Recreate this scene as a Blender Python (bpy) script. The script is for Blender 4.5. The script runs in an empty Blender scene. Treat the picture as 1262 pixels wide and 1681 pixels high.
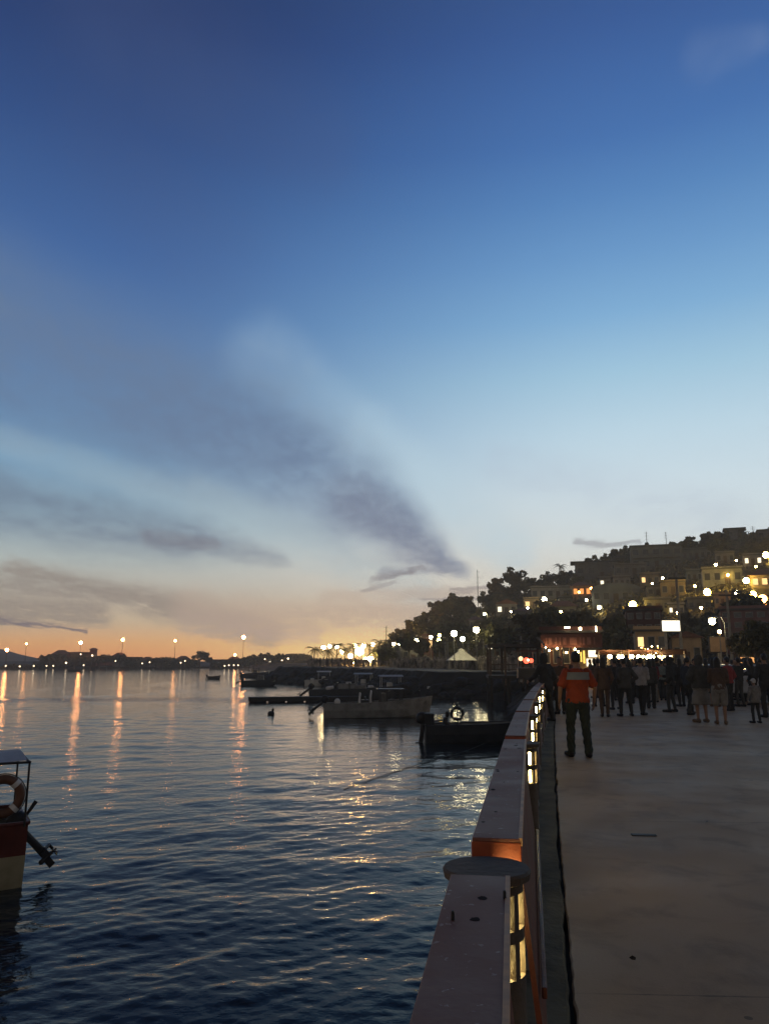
import bpy, bmesh, math, random
import numpy as np
from mathutils import Vector, Matrix, noise as mnoise

# ------------------------------------------------------------------ camera, sky, exposure
S = bpy.context.scene
C = S.collection
R = math.radians
F, PW, PH, HOR = 1263.0, 1262.0, 1681.0, 1085.0
EYE = 1.6
TH = math.atan((HOR - PH / 2) / F)
cam_d = bpy.data.cameras.new('camera')
cam = bpy.data.objects.new('camera', cam_d)
C.objects.link(cam)
cam.location = (0, 0, EYE)
cam.rotation_euler = (math.pi / 2 + TH, 0, 0)
cam_d.sensor_fit = 'VERTICAL'
cam_d.sensor_height = 36.0
cam_d.lens = 36.0 * F / PH
cam_d.clip_start = 0.05
cam_d.clip_end = 6000
S.camera = cam
S.view_settings.view_transform = 'Standard'
S.view_settings.look = 'None'
S.view_settings.exposure = 0.0
S.view_settings.gamma = 1.0
S.render.engine = 'CYCLES'
S.cycles.use_denoising = True
S.cycles.denoiser = 'OPENIMAGEDENOISE'
S.cycles.denoising_input_passes = 'RGB_ALBEDO_NORMAL'
S.cycles.max_bounces = 5
S.cycles.diffuse_bounces = 2
S.cycles.glossy_bounces = 3
S.cycles.transparent_max_bounces = 4
S.cycles.sample_clamp_indirect = 3.0
S.cycles.caustics_reflective = False
S.cycles.caustics_refractive = False


def s2l(c):
    return tuple(((v / 255) / 12.92 if v / 255 <= .04045 else ((v / 255 + .055) / 1.055) ** 2.4) for v in c)


def ray(px, py):
    u = (px - PW / 2) / F
    v = (PH / 2 - py) / F
    return (u, math.cos(TH) - v * math.sin(TH), math.sin(TH) + v * math.cos(TH))


def P(px, py, Y):
    d = ray(px, py)
    k = Y / d[1]
    return Vector((d[0] * k, Y, EYE + d[2] * k))


def G(px, py, z=0.0):
    d = ray(px, py)
    k = (z - EYE) / d[2]
    return Vector((d[0] * k, d[1] * k, z))


def azel(px, py):
    d = ray(px, py)
    n = math.sqrt(sum(q * q for q in d))
    return (math.degrees(math.atan2(d[0], d[1])), math.degrees(math.asin(d[2] / n)))


# --- the dusk sky: elevation gradients (one towards the glow, one to its right), afterglow, cloud bands
W = bpy.data.worlds.new('World')
S.world = W
W.use_nodes = True
nt = W.node_tree
nt.nodes.clear()


class NB:
    """small node-building helper"""
    def __init__(self, tree):
        self.t = tree

    def n(self, kind, **kw):
        x = self.t.nodes.new(kind)
        for k, v in kw.items():
            setattr(x, k, v)
        return x

    def put(self, sock, v):
        if isinstance(v, bpy.types.NodeSocket):
            self.t.links.new(v, sock)
        elif v is not None:
            sock.default_value = v

    def m(self, op, a, b=None, c=None, clamp=False):
        x = self.n('ShaderNodeMath', operation=op, use_clamp=clamp)
        for i, v in enumerate((a, b, c)):
            if v is not None:
                self.put(x.inputs[i], v)
        return x.outputs[0]

    def smooth(self, v, lo, hi, a=0.0, b=1.0):
        x = self.n('ShaderNodeMapRange', interpolation_type='SMOOTHSTEP')
        for i, q in enumerate((v, lo, hi, a, b)):
            self.put(x.inputs[i], q)
        return x.outputs[0]

    def mix(self, f, a, b, mode='MIX'):
        x = self.n('ShaderNodeMix', data_type='RGBA', blend_type=mode)
        self.put(x.inputs[0], f)
        for i, v in ((6, a), (7, b)):
            if isinstance(v, tuple) and len(v) == 3:
                v = v + (1.0,)
            self.put(x.inputs[i], v)
        return x.outputs[2]

    def ramp(self, f, stops):
        x = self.n('ShaderNodeValToRGB')
        e = x.color_ramp.elements
        while len(e) > 1:
            e.remove(e[-1])
        e[0].position = stops[0][0]
        e[0].color = tuple(stops[0][1]) + (1,)
        for p, c in stops[1:]:
            q = e.new(p)
            q.color = tuple(c) + (1,)
        self.put(x.inputs[0], f)
        return x.outputs[0]

    def noise(self, vec, scale, detail=4, rough=.55, out=0, dist=0.0):
        x = self.n('ShaderNodeTexNoise')
        self.put(x.inputs['Vector'], vec)
        x.inputs['Scale'].default_value = scale
        x.inputs['Detail'].default_value = detail
        x.inputs['Roughness'].default_value = rough
        x.inputs['Distortion'].default_value = dist
        return x.outputs[out]


b = NB(nt)
dirv = b.n('ShaderNodeTexCoord').outputs['Generated']
sep = b.n('ShaderNodeSeparateXYZ')
b.put(sep.inputs[0], dirv)
dx, dy, dz = sep.outputs
EL = b.m('MULTIPLY', b.m('ARCSINE', dz), 57.2958)
AZ = b.m('MULTIPLY', b.m('ARCTAN2', dx, dy), 57.2958)


def el_ramp(px, rows):
    st = []
    for y, c in sorted(rows, key=lambda q: -q[0]):
        st.append(((azel(px, y)[1] + 2) / 92, s2l(c)))
    st.append((.62, s2l((30, 44, 76))))
    st.append((1.0, s2l((24, 34, 58))))
    return st


elf = b.m('DIVIDE', b.m('ADD', EL, 2.0), 92.0, clamp=True)
west = b.ramp(elf, el_ramp(140, [
    (0, (28, 54, 106)), (200, (40, 74, 130)), (400, (58, 98, 156)), (560, (78, 118, 170)), (680, (98, 140, 182)),
    (760, (122, 160, 190)), (850, (152, 175, 188)), (920, (184, 188, 184)), (975, (204, 190, 172)), (1020, (214, 184, 150)),
    (1056, (234, 166, 104)), (1092, (228, 134, 76))]))
east = b.ramp(elf, el_ramp(1100, [
    (0, (50, 88, 150)), (100, (57, 100, 163)), (200, (64, 111, 174)), (300, (82, 131, 188)), (400, (104, 152, 202)),
    (500, (128, 174, 214)), (600, (164, 199, 222)), (700, (194, 215, 229)), (800, (213, 223, 230)), (880, (220, 224, 226)),
    (940, (228, 222, 214)), (1000, (228, 208, 186)), (1060, (232, 190, 135)), (1090, (206, 150, 100))]))
sky = b.mix(b.smooth(AZ, -22.0, 20.0), west, east)
# far from the glow (to the sides and behind the camera) the low sky is brightened warm grey as added fill for camera-facing surfaces
away = b.smooth(b.m('ABSOLUTE', AZ), 32.0, 110.0)
dusk = b.ramp(elf, [(0.0, s2l((128, 114, 104))), (0.12, s2l((140, 126, 116))), (0.35, s2l((98, 92, 96))), (.62, s2l((40, 46, 66))), (1.0, s2l((26, 36, 60)))])
sky = b.mix(away, sky, dusk)
# afterglow round the place where the sun went down
ga, ge = azel(575, 1075)
q1 = b.m('POWER', b.m('DIVIDE', b.m('SUBTRACT', AZ, ga), 8.5), 2.0)
q2 = b.m('POWER', b.m('DIVIDE', b.m('SUBTRACT', EL, ge), 2.6), 2.0)
glow = b.m('EXPONENT', b.m('MULTIPLY', b.m('ADD', q1, q2), -1.0))
sky = b.mix(b.m('MULTIPLY', glow, 0.75), sky, s2l((255, 214, 136)))
q1 = b.m('POWER', b.m('DIVIDE', b.m('SUBTRACT', AZ, azel(790, 960)[0]), 12.0), 2.0)
q2 = b.m('POWER', b.m('DIVIDE', b.m('SUBTRACT', EL, azel(790, 960)[1]), 3.5), 2.0)
glow2 = b.m('EXPONENT', b.m('MULTIPLY', b.m('ADD', q1, q2), -1.0))
sky = b.mix(b.m('MULTIPLY', glow2, 0.45), sky, s2l((236, 222, 205)))
# clouds
den = b.m('ADD', b.m('MAXIMUM', dz, 0.0), 0.10)
cvec = b.n('ShaderNodeCombineXYZ')
b.put(cvec.inputs[0], b.m('DIVIDE', dx, den))
b.put(cvec.inputs[1], b.m('MULTIPLY', b.m('DIVIDE', dy, den), 0.55))
cv = cvec.outputs[0]
cn = b.noise(cv, 1.9, 6, .6)
cn2 = b.noise(cv, 6.5, 5, .6)
cn3 = b.noise(cv, 15.0, 6, .65, dist=.6)
ncol = b.noise(cv, 1.2, 4, .5, out=1)
nsep = b.n('ShaderNodeSeparateXYZ')
b.put(nsep.inputs[0], ncol)
pa = b.m('ADD', AZ, b.m('MULTIPLY', b.m('SUBTRACT', nsep.outputs[0], .5), 3.4))
pe = b.m('ADD', EL, b.m('MULTIPLY', b.m('SUBTRACT', nsep.outputs[1], .5), 2.0))
pe = b.m('ADD', pe, b.m('MULTIPLY', b.m('SUBTRACT', cn2, .5), 1.3))


def band(p, q, wp, wq, op, edge=0.15):
    """mask of a soft tapering streak between two sky directions, given at pixels p, q with half widths in pixels"""
    a = azel(*p)
    c = azel(*q)
    k = math.degrees(1 / F)
    ux, uy = c[0] - a[0], c[1] - a[1]
    L2 = ux * ux + uy * uy
    rx = b.m('SUBTRACT', pa, a[0])
    ry = b.m('SUBTRACT', pe, a[1])
    t = b.m('DIVIDE', b.m('ADD', b.m('MULTIPLY', rx, ux), b.m('MULTIPLY', ry, uy)), L2, clamp=True)
    ex = b.m('SUBTRACT', rx, b.m('MULTIPLY', t, ux))
    ey = b.m('SUBTRACT', ry, b.m('MULTIPLY', t, uy))
    d = b.m('SQRT', b.m('ADD', b.m('MULTIPLY', ex, ex), b.m('MULTIPLY', ey, ey)))
    w = b.m('ADD', wp * k, b.m('MULTIPLY', t, (wq - wp) * k))
    s = b.smooth(b.m('DIVIDE', d, w), edge, 1.0, 1.0, 0.0)
    return b.m('MULTIPLY', s, op)


def lay(bands, col, nse, lo, hi):
    global sky
    mk = bands[0]
    for x in bands[1:]:
        mk = b.m('MAXIMUM', mk, x)
    mk = b.m('MULTIPLY', mk, b.smooth(nse, lo, hi, .5, 1.0))
    mk = b.m('MULTIPLY', mk, b.smooth(cn3, .30, .62, .86, 1.04), clamp=True)
    sky = b.mix(mk, sky, s2l(col))


lay([band((430, 590), (640, 750), 90, 80, .26), band((600, 720), (840, 905), 90, 60, .50)], (190, 210, 222), cn, .3, .6)
lay([band((-120, 690), (330, 810), 24, 42, .4), band((320, 805), (680, 965), 44, 60, .5)], (176, 192, 198), cn, .3, .6)
lay([band((-350, 400), (100, 580), 240, 170, .30), band((-60, 540), (420, 715), 200, 170, .84), band((400, 705), (570, 808), 170, 130, .84), band((560, 800), (750, 930), 130, 28, .84)],
    (100, 120, 152), cn, .25, .6)
lay([band((580, 825), (740, 930), 80, 16, .45), band((630, 936), (745, 935), 18, 7, .5)], (120, 126, 146), cn, .28, .6)
lay([band((-260, 770), (140, 850), 82, 74, .74), band((120, 848), (330, 885), 76, 55, .70), band((320, 885), (470, 915), 56, 16, .6)],
    (100, 114, 138), cn, .35, .6)
lay([band((-260, 935), (140, 965), 44, 40, .75), band((-260, 985), (160, 1005), 36, 30, .80), band((20, 930), (260, 985), 26, 40, .85), band((250, 985), (440, 1040), 44, 40, .85)], (154, 140, 130), cn2, .28, .52)
lay([band((320, 1003), (520, 1040), 54, 24, .8), band((400, 1008), (730, 1016), 50, 26, .72), band((540, 985), (790, 975), 30, 12, .5)],
    (192, 166, 150), cn2, .3, .55)
lay([band((-60, 1008), (140, 1036), 10, 4, .85), band((610, 950), (700, 930), 12, 6, .5), band((950, 888), (1050, 884), 9, 7, .5),
     band((740, 972), (830, 966), 8, 5, .5), band((600, 968), (650, 955), 8, 4, .4), band((690, 990), (770, 985), 7, 4, .5), band((250, 880), (360, 890), 22, 14, .4)],
    (112, 104, 116), cn2, .3, .5)
lay([band((200, 40), (520, 230), 190, 120, .30), band((150, 200), (330, 420), 100, 160, .2)], (70, 88, 132), cn, .3, .7)
lay([band((1150, 95), (1240, 60), 50, 30, .10), band((820, 760), (1200, 840), 60, 50, .25)], (178, 186, 204), cn2, .4, .6)
hs = b.n('ShaderNodeHueSaturation')
hs.inputs['Saturation'].default_value = .97
b.put(hs.inputs['Color'], sky)
b.put(hs.inputs['Value'], b.m('ADD', 1.03, b.m('MULTIPLY', b.m('EXPONENT', b.m('MULTIPLY', b.m('ABSOLUTE', EL), -.10)), .50)))
sky = b.mix(1.0, hs.outputs[0], (.93, 1.0, 1.015), 'MULTIPLY')
bg = b.n('ShaderNodeBackground')
b.put(bg.inputs[0], sky)
bg.inputs[1].default_value = 1.0
# a physical dusk sky underneath, very weak
nish = b.n('ShaderNodeTexSky', sky_type='NISHITA')
nish.sun_disc = False
nish.sun_elevation = R(1.0)
nish.sun_rotation = R(ga)
bg2 = b.n('ShaderNodeBackground')
b.put(bg2.inputs[0], nish.outputs[0])
bg2.inputs[1].default_value = 0.004
adds = b.n('ShaderNodeAddShader')
b.put(adds.inputs[0], bg.outputs[0])
b.put(adds.inputs[1], bg2.outputs[0])
outw = b.n('ShaderNodeOutputWorld')
b.put(outw.inputs[0], adds.outputs[0])

sun_d = bpy.data.lights.new('sun', 'SUN')
sun_d.energy = 0.04
sun_d.angle = R(12)
sun_d.color = (1.0, .62, .35)
sun = bpy.data.objects.new('sun', sun_d)
C.objects.link(sun)
sv = Vector((math.sin(R(ga)), math.cos(R(ga)), math.tan(R(1.5))))
sun.rotation_euler = sv.to_track_quat('Z', 'Y').to_euler()

# ------------------------------------------------------------------ helpers
rnd = random.Random(7)


def empty(name, loc, rz=0.0):
    o = bpy.data.objects.new(name, None)
    C.objects.link(o)
    o.location = loc
    o.rotation_euler = (0, 0, rz)
    o.empty_display_size = .2
    return o


def tag(o, label=None, cat=None, group=None, kind=None):
    if label:
        o['label'] = label
    if cat:
        o['category'] = cat
    if group:
        o['group'] = group
    if kind:
        o['kind'] = kind
    return o


def kids(o):
    return [x for x in o.children]


def copy_tree(o, parent=None):
    c = o.copy()
    C.objects.link(c)
    if parent is not None:
        c.parent = parent
    for ch in kids(o):
        copy_tree(ch, c)
    return c


class MB:
    def __init__(self):
        self.v = []
        self.f = []

    def add(self, vs, fs):
        n = len(self.v)
        self.v += [tuple(p) for p in vs]
        self.f += [tuple(i + n for i in f) for f in fs]
        return self

    def box(self, c, s, rz=0.0, taper=1.0, M=None):
        x, y, z = s[0] / 2, s[1] / 2, s[2] / 2
        vs = []
        for sz in (-1, 1):
            k = taper if sz > 0 else 1
            for sx, sy in ((-1, -1), (1, -1), (1, 1), (-1, 1)):
                vs.append(Vector((sx * x * k, sy * y * k, sz * z)))
        rot = Matrix.Rotation(rz, 3, 'Z') if M is None else M
        vs = [rot @ p + Vector(c) for p in vs]
        return self.add(vs, [(3, 2, 1, 0), (4, 5, 6, 7), (0, 1, 5, 4), (1, 2, 6, 5), (2, 3, 7, 6), (3, 0, 4, 7)])

    def path(self, pts, rad, n=8, cap=True):
        pts = [Vector(p) for p in pts]
        if not isinstance(rad, (list, tuple)):
            rad = [rad] * len(pts)
        vs, fs = [], []
        ref = None
        for i, p in enumerate(pts):
            t = (pts[min(i + 1, len(pts) - 1)] - pts[max(i - 1, 0)])
            t = t.normalized() if t.length > 1e-9 else Vector((0, 0, 1))
            if ref is None:
                ref = Vector((1, 0, 0)) if abs(t.x) < .8 else Vector((0, 1, 0))
            u = (ref - t * ref.dot(t))
            u = u.normalized() if u.length > 1e-6 else t.orthogonal().normalized()
            ref = u
            w = t.cross(u)
            for k in range(n):
                a = 2 * math.pi * k / n
                vs.append(p + (u * math.cos(a) + w * math.sin(a)) * rad[i])
        for i in range(len(pts) - 1):
            for k in range(n):
                k2 = (k + 1) % n
                fs.append((i * n + k, i * n + k2, (i + 1) * n + k2, (i + 1) * n + k))
        if cap:
            fs.append(tuple(reversed(range(n))))
            e = (len(pts) - 1) * n
            fs.append(tuple(e + k for k in range(n)))
        return self.add(vs, fs)

    def limb(self, p, q, r1, r2, n=10):
        """tapered capsule"""
        p, q = Vector(p), Vector(q)
        d = (q - p)
        d = d.normalized() if d.length > 1e-9 else Vector((0, 0, 1))
        return self.path([p - d * r1 * .98, p - d * r1 * .7, p - d * r1 * .2, p, q, q + d * r2 * .2, q + d * r2 * .7, q + d * r2 * .98],
                         [r1 * .2, r1 * .72, r1 * .98, r1, r2, r2 * .98, r2 * .72, r2 * .2], n)

    def loft(self, rings, n=14, cap=True):
        """horizontal elliptical rings (cx, cy, cz, rx, ry)"""
        vs, fs = [], []
        for (cx, cy, cz, rx, ry) in rings:
            for k in range(n):
                a = 2 * math.pi * k / n
                vs.append((cx + rx * math.cos(a), cy + ry * math.sin(a), cz))
        for i in range(len(rings) - 1):
            for k in range(n):
                k2 = (k + 1) % n
                fs.append((i * n + k, i * n + k2, (i + 1) * n + k2, (i + 1) * n + k))
        if cap:
            fs.append(tuple(reversed(range(n))))
            e = (len(rings) - 1) * n
            fs.append(tuple(e + k for k in range(n)))
        return self.add(vs, fs)

    def ball(self, c, r, n=10, m=7, s=(1, 1, 1)):
        rings = []
        for i in range(m):
            a = -math.pi / 2 + math.pi * (i + .5) / m
            rings.append((c[0], c[1], c[2] + math.sin(a) * r * s[2], math.cos(a) * r * s[0], math.cos(a) * r * s[1]))
        return self.loft(rings, n)

    def torus(self, c, R1, r2, axis='Y', n=28, m=10):
        vs, fs = [], []
        for i in range(n):
            a = 2 * math.pi * i / n
            for k in range(m):
                q = 2 * math.pi * k / m
                rr = R1 + r2 * math.cos(q)
                x, y, z = rr * math.cos(a), r2 * math.sin(q), rr * math.sin(a)
                if axis == 'X':
                    x, y = y, x
                vs.append((c[0] + x, c[1] + y, c[2] + z))
        for i in range(n):
            for k in range(m):
                fs.append((i * m + k, i * m + (k + 1) % m, ((i + 1) % n) * m + (k + 1) % m, ((i + 1) % n) * m + k))
        return self.add(vs, fs)

    def prism(self, poly, z0, z1):
        n = len(poly)
        vs = [(x, y, z0) for x, y in poly] + [(x, y, z1) for x, y in poly]
        fs = [tuple(reversed(range(n))), tuple(range(n, 2 * n))]
        fs += [(i, (i + 1) % n, n + (i + 1) % n, n + i) for i in range(n)]
        return self.add(vs, fs)

    def mesh(self, name):
        me = bpy.data.meshes.new(name)
        me.from_pydata([tuple(p) for p in self.v], [], self.f)
        me.update()
        return me

    def build(self, name, mat, parent=None, smooth=False, bevel=0.0):
        me = self.mesh(name)
        bm = bmesh.new()
        bm.from_mesh(me)
        bmesh.ops.recalc_face_normals(bm, faces=bm.faces)
        if bevel:
            bmesh.ops.bevel(bm, geom=[e for e in bm.edges if len(e.link_faces) == 2 and e.calc_face_angle(0) > .6], offset=bevel, segments=2, affect='EDGES', profile=.6)
        bm.to_mesh(me)
        bm.free()
        if smooth:
            me.polygons.foreach_set('use_smooth', [True] * len(me.polygons))
        me.materials.append(mat)
        o = bpy.data.objects.new(name, me)
        C.objects.link(o)
        if parent is not None:
            o.parent = parent
        return o


def mesh_obj(name, me, mat, parent=None):
    me.materials.append(mat)
    o = bpy.data.objects.new(name, me)
    C.objects.link(o)
    if parent is not None:
        o.parent = parent
    return o


# ------------------------------------------------------------------ materials
MATS = {}


def mat(name, col, rough=.7, var=.25, scale=3.0, bump=0.0, bscale=20.0, spec=.4, metal=0.0, col2=None, rand=0.0):
    if name in MATS:
        return MATS[name]
    m = bpy.data.materials.new(name)
    m.use_nodes = True
    t = m.node_tree
    k = NB(t)
    pr = t.nodes['Principled BSDF']
    co = k.n('ShaderNodeTexCoord').outputs['Object']
    nz = k.noise(co, scale, 5, .6)
    c2 = col2 if col2 else tuple(v * (1 - var) for v in col)
    c1 = tuple(min(1, v * (1 + var * .6)) for v in col)
    cc = k.mix(k.smooth(nz, .34, .66), c2, c1)
    if rand:
        oi = k.n('ShaderNodeObjectInfo').outputs['Random']
        cc = k.mix(1.0, cc, k.ramp(oi, [(0, (1 - rand,) * 3), (1, (1 + rand,) * 3)]), 'MULTIPLY')
    k.put(pr.inputs['Base Color'], cc)
    k.put(pr.inputs['Roughness'], k.smooth(nz, .2, .8, max(.03, rough - .08), min(1, rough + .08)))
    pr.inputs['Specular IOR Level'].default_value = spec
    pr.inputs['Metallic'].default_value = metal
    if bump:
        bn = k.n('ShaderNodeBump')
        bn.inputs['Strength'].default_value = bump
        bn.inputs['Distance'].default_value = .02
        k.put(bn.inputs['Height'], k.noise(co, bscale, 4, .6))
        k.put(pr.inputs['Normal'], bn.outputs[0])
    MATS[name] = m
    return m


def glow_mat(name, col, strength, sample=True):
    if name in MATS:
        return MATS[name]
    m = bpy.data.materials.new(name)
    m.use_nodes = True
    t = m.node_tree
    t.nodes.clear()
    e = t.nodes.new('ShaderNodeEmission')
    e.inputs[0].default_value = tuple(col) + (1,)
    e.inputs[1].default_value = strength
    o = t.nodes.new('ShaderNodeOutputMaterial')
    t.links.new(e.outputs[0], o.inputs[0])
    m.cycles.emission_sampling = 'AUTO' if sample else 'NONE'
    MATS[name] = m
    return m


M_steel = mat('galvanised steel', (.22, .22, .21), .5, .2, 4, metal=.3)
M_dark = mat('dark painted metal', (.03, .032, .034), .5, .3, 5)
M_black = mat('black rubber', (.014, .014, .015), .55, .3, 6)
M_wood = mat('weathered timber', (.10, .075, .055), .8, .35, 4, bump=.3)
M_trunk = mat('bark', (.085, .068, .052), .9, .35, 5)
M_leaf = mat('broad leaves', (.098, .096, .042), .65, .45, .45, rand=.35)
M_leaf2 = mat('olive leaves', (.115, .098, .048), .65, .45, .5, rand=.35)
M_palm = mat('palm fronds', (.090, .092, .036), .6, .4, .8, rand=.25)
M_conc = mat('grey concrete', (.20, .19, .175), .85, .3, 1.4, bump=.25)
M_glass = mat('dark window glass', (.02, .023, .028), .12, .2, 2, spec=.6)
M_white = mat('white paint', (.62, .61, .58), .5, .12, 2)
M_lit_w = glow_mat('lit window warm', (1.0, .62, .25), 1.7, False)
M_lit_c = glow_mat('lit window white', (1.0, .86, .6), 1.8, False)
M_lit_o = glow_mat('lit window orange', (1.0, .33, .08), 1.5, False)

# ------------------------------------------------------------------ the setting: water
WZ = -1.9


def build_water():
    nr, ncol = 1150, 700
    r = 3.0 * (640 / 3.0) ** (np.linspace(0, 1, nr))
    a = np.radians(np.linspace(-56, 36, ncol))
    rr, aa = np.meshgrid(r, a, indexing='ij')
    X = rr * np.sin(aa)
    Y = rr * np.cos(aa)
    Z = np.zeros_like(X)
    g = np.random.default_rng(11)
    n = 54
    lam = np.exp(np.linspace(math.log(.11), math.log(3.0), n))
    dr = rr * (math.log(640 / 3) / (nr - 1))
    for l in lam:
        th = g.normal(-1.35, .62)
        k = 2 * math.pi / l
        s = .098 * math.sqrt(2 / n) * (1.3 if .11 < l < .42 else .62 if l < 1.3 else .5)
        am = s / k
        ph = g.uniform(0, 6.28)
        fade = np.clip(l / (2.6 * dr) - 1, 0, 1)
        w = np.sin(k * (X * math.cos(th) + Y * math.sin(th)) + ph + .5 * np.sin(X * .31 + ph * 3) + .5 * np.sin(Y * .23 + ph * 2))
        Z += am * fade * (w + .25 * w * w)
    # gusts: the ripples are livelier in some patches than in others
    gust = .78 + .34 * np.sin(X * .17 + 1.1) * np.sin(Y * .11 + .4) + .18 * np.sin(X * .45 - Y * .21)
    Z *= np.clip(gust, .4, 1.4)
    vs = np.stack([X, Y, Z + WZ], -1).reshape(-1, 3).astype(np.float32)
    i = np.arange(nr - 1)[:, None] * ncol + np.arange(ncol - 1)[None, :]
    q = np.stack([i, i + 1, i + ncol + 1, i + ncol], -1).reshape(-1, 4)[:, ::-1]
    me = bpy.data.meshes.new('water')
    me.vertices.add(len(vs))
    me.vertices.foreach_set('co', vs.ravel())
    me.loops.add(q.size)
    me.loops.foreach_set('vertex_index', q.ravel().astype(np.int32))
    me.polygons.add(len(q))
    me.polygons.foreach_set('loop_start', np.arange(0, q.size, 4, dtype=np.int32))
    me.polygons.foreach_set('use_smooth', np.ones(len(q), dtype=bool))
    me.update(calc_edges=True)
    m = bpy.data.materials.new('sea water')
    m.use_nodes = True
    t = m.node_tree
    k = NB(t)
    pr = t.nodes['Principled BSDF']
    pr.inputs['Base Color'].default_value = (.013, .021, .027, 1)
    pr.inputs['Roughness'].default_value = .065
    pr.inputs['Specular IOR Level'].default_value = .17
    pr.inputs['IOR'].default_value = 1.33
    co = k.n('ShaderNodeTexCoord').outputs['Object']
    mp = k.n('ShaderNodeMapping')
    k.put(mp.inputs[0], co)
    mp.inputs['Scale'].default_value = (.8, 1, 1)
    h = k.m('ADD', k.m('MULTIPLY', k.noise(mp.outputs[0], 3.4, 3, .55), .30), k.m('MULTIPLY', k.noise(mp.outputs[0], 9, 3, .5), .075))
    # a ruffled strip of water running across the bay, livelier than the rest
    sp = k.n('ShaderNodeSeparateXYZ')
    k.put(sp.inputs[0], co)
    yy = k.m('ADD', k.m('SUBTRACT', sp.outputs[1], 72.5), k.m('MULTIPLY', k.m('SUBTRACT', k.noise(co, .06, 2), .5), 9.0))
    strip = k.m('MULTIPLY', k.smooth(k.m('ABSOLUTE', yy), 1.5, 5.5, 1.0, 0.0), k.smooth(sp.outputs[0], -14.0, -7.0, 1.0, 0.0))
    h = k.m('MULTIPLY', h, k.m('ADD', 1.0, k.m('MULTIPLY', strip, 2.6)))
    bn = k.n('ShaderNodeBump')
    bn.inputs['Strength'].default_value = .52
    bn.inputs['Distance'].default_value = .12
    k.put(bn.inputs['Height'], h)
    k.put(pr.inputs['Normal'], bn.outputs[0])
    tag(mesh_obj('water', me, m), kind='structure')


build_water()

# ------------------------------------------------------------------ land, hill
SH = [(-12, -2.9), (0, -.19), (2.4, .19), (6.5, .978), (9.6, 1.58), (12.6, 2.2), (18, 3.36), (25, 5.0), (34, 7.4), (50, 11.0), (70, 14.2), (75, 13.8), (79, 4.1),
      (106, -2.8), (130, -14.5), (137, -18.5), (146, -17), (170, -15), (230, -24), (300, -38), (380, -62), (500, -90)]


def lerp_tab(tab, x):
    if x <= tab[0][0]:
        return tab[0][1]
    for (a, va), (c, vc) in zip(tab, tab[1:]):
        if x <= c:
            return va + (vc - va) * (x - a) / (c - a)
    return tab[-1][1]


def shore_x(y):
    return lerp_tab(SH, y)


def base_z(y):
    t = min(1, max(0, (y - 46) / 28))
    return -.02 + .52 * t * t * (3 - 2 * t)


def au(px):      # x/y of the vertical plane through a pixel column near the horizon
    d = ray(px, 1040)
    return d[0] / d[1]


def el_t(px, py):
    d = ray(px, py)
    return d[2] / d[1]


RIDGE = [(560, 1088), (600, 1082), (640, 1074), (668, 1058), (700, 1036), (735, 1019), (790, 1013), (812, 994), (850, 976), (880, 973), (915, 963), (948, 951),
         (1000, 938), (1040, 922), (1100, 910), (1160, 902), (1190, 888), (1262, 884), (1400, 880), (1700, 905), (2100, 960)]
TAB_E = [(au(p), el_t(p, y)) for p, y in RIDGE]
TAB_YR = [(au(600), 215), (au(700), 225), (au(900), 235), (au(1262), 235), (au(2100), 235)]
TAB_YF = [(au(600), 175), (au(700), 150), (au(800), 128), (au(1000), 98), (au(1262), 88), (au(2100), 80)]


def hill_z(X, Y):
    a = X / max(Y, 1)
    e = lerp_tab(TAB_E, a)
    yr, yf = lerp_tab(TAB_YR, a), lerp_tab(TAB_YF, a)
    z0 = base_z(Y)
    zr = EYE + e * yr
    if Y <= yf or zr < 1.0 or a < TAB_E[0][0]:
        return z0
    t = (Y - yf) / (yr - yf)
    nz = mnoise.noise(Vector((X * .045, Y * .045, 3.1))) * 2.2 + mnoise.noise(Vector((X * .13, Y * .13, 9.1))) * .8
    if t <= 1:
        p = t ** .95
        return z0 + (zr - z0) * p + nz * min(1, t * 3) * (1 - t * .85)
    t2 = min(1, (t - 1) / 1.4)
    return zr + (z0 - zr) * t2 * t2 * .8 + nz * .4 * min(1, (t - 1) * 3)


def hill_at(px, py):
    d = ray(px, py)
    yf = lerp_tab(TAB_YF, au(px))
    Y = yf
    while Y < 260:
        x, z = d[0] / d[1] * Y, EYE + d[2] / d[1] * Y
        if hill_z(x, Y) >= z:
            break
        Y += .5
    Y = min(Y, lerp_tab(TAB_YR, au(px)) - 1)
    x = d[0] / d[1] * Y
    return Vector((x, Y, hill_z(x, Y)))


M_prom = None


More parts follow.
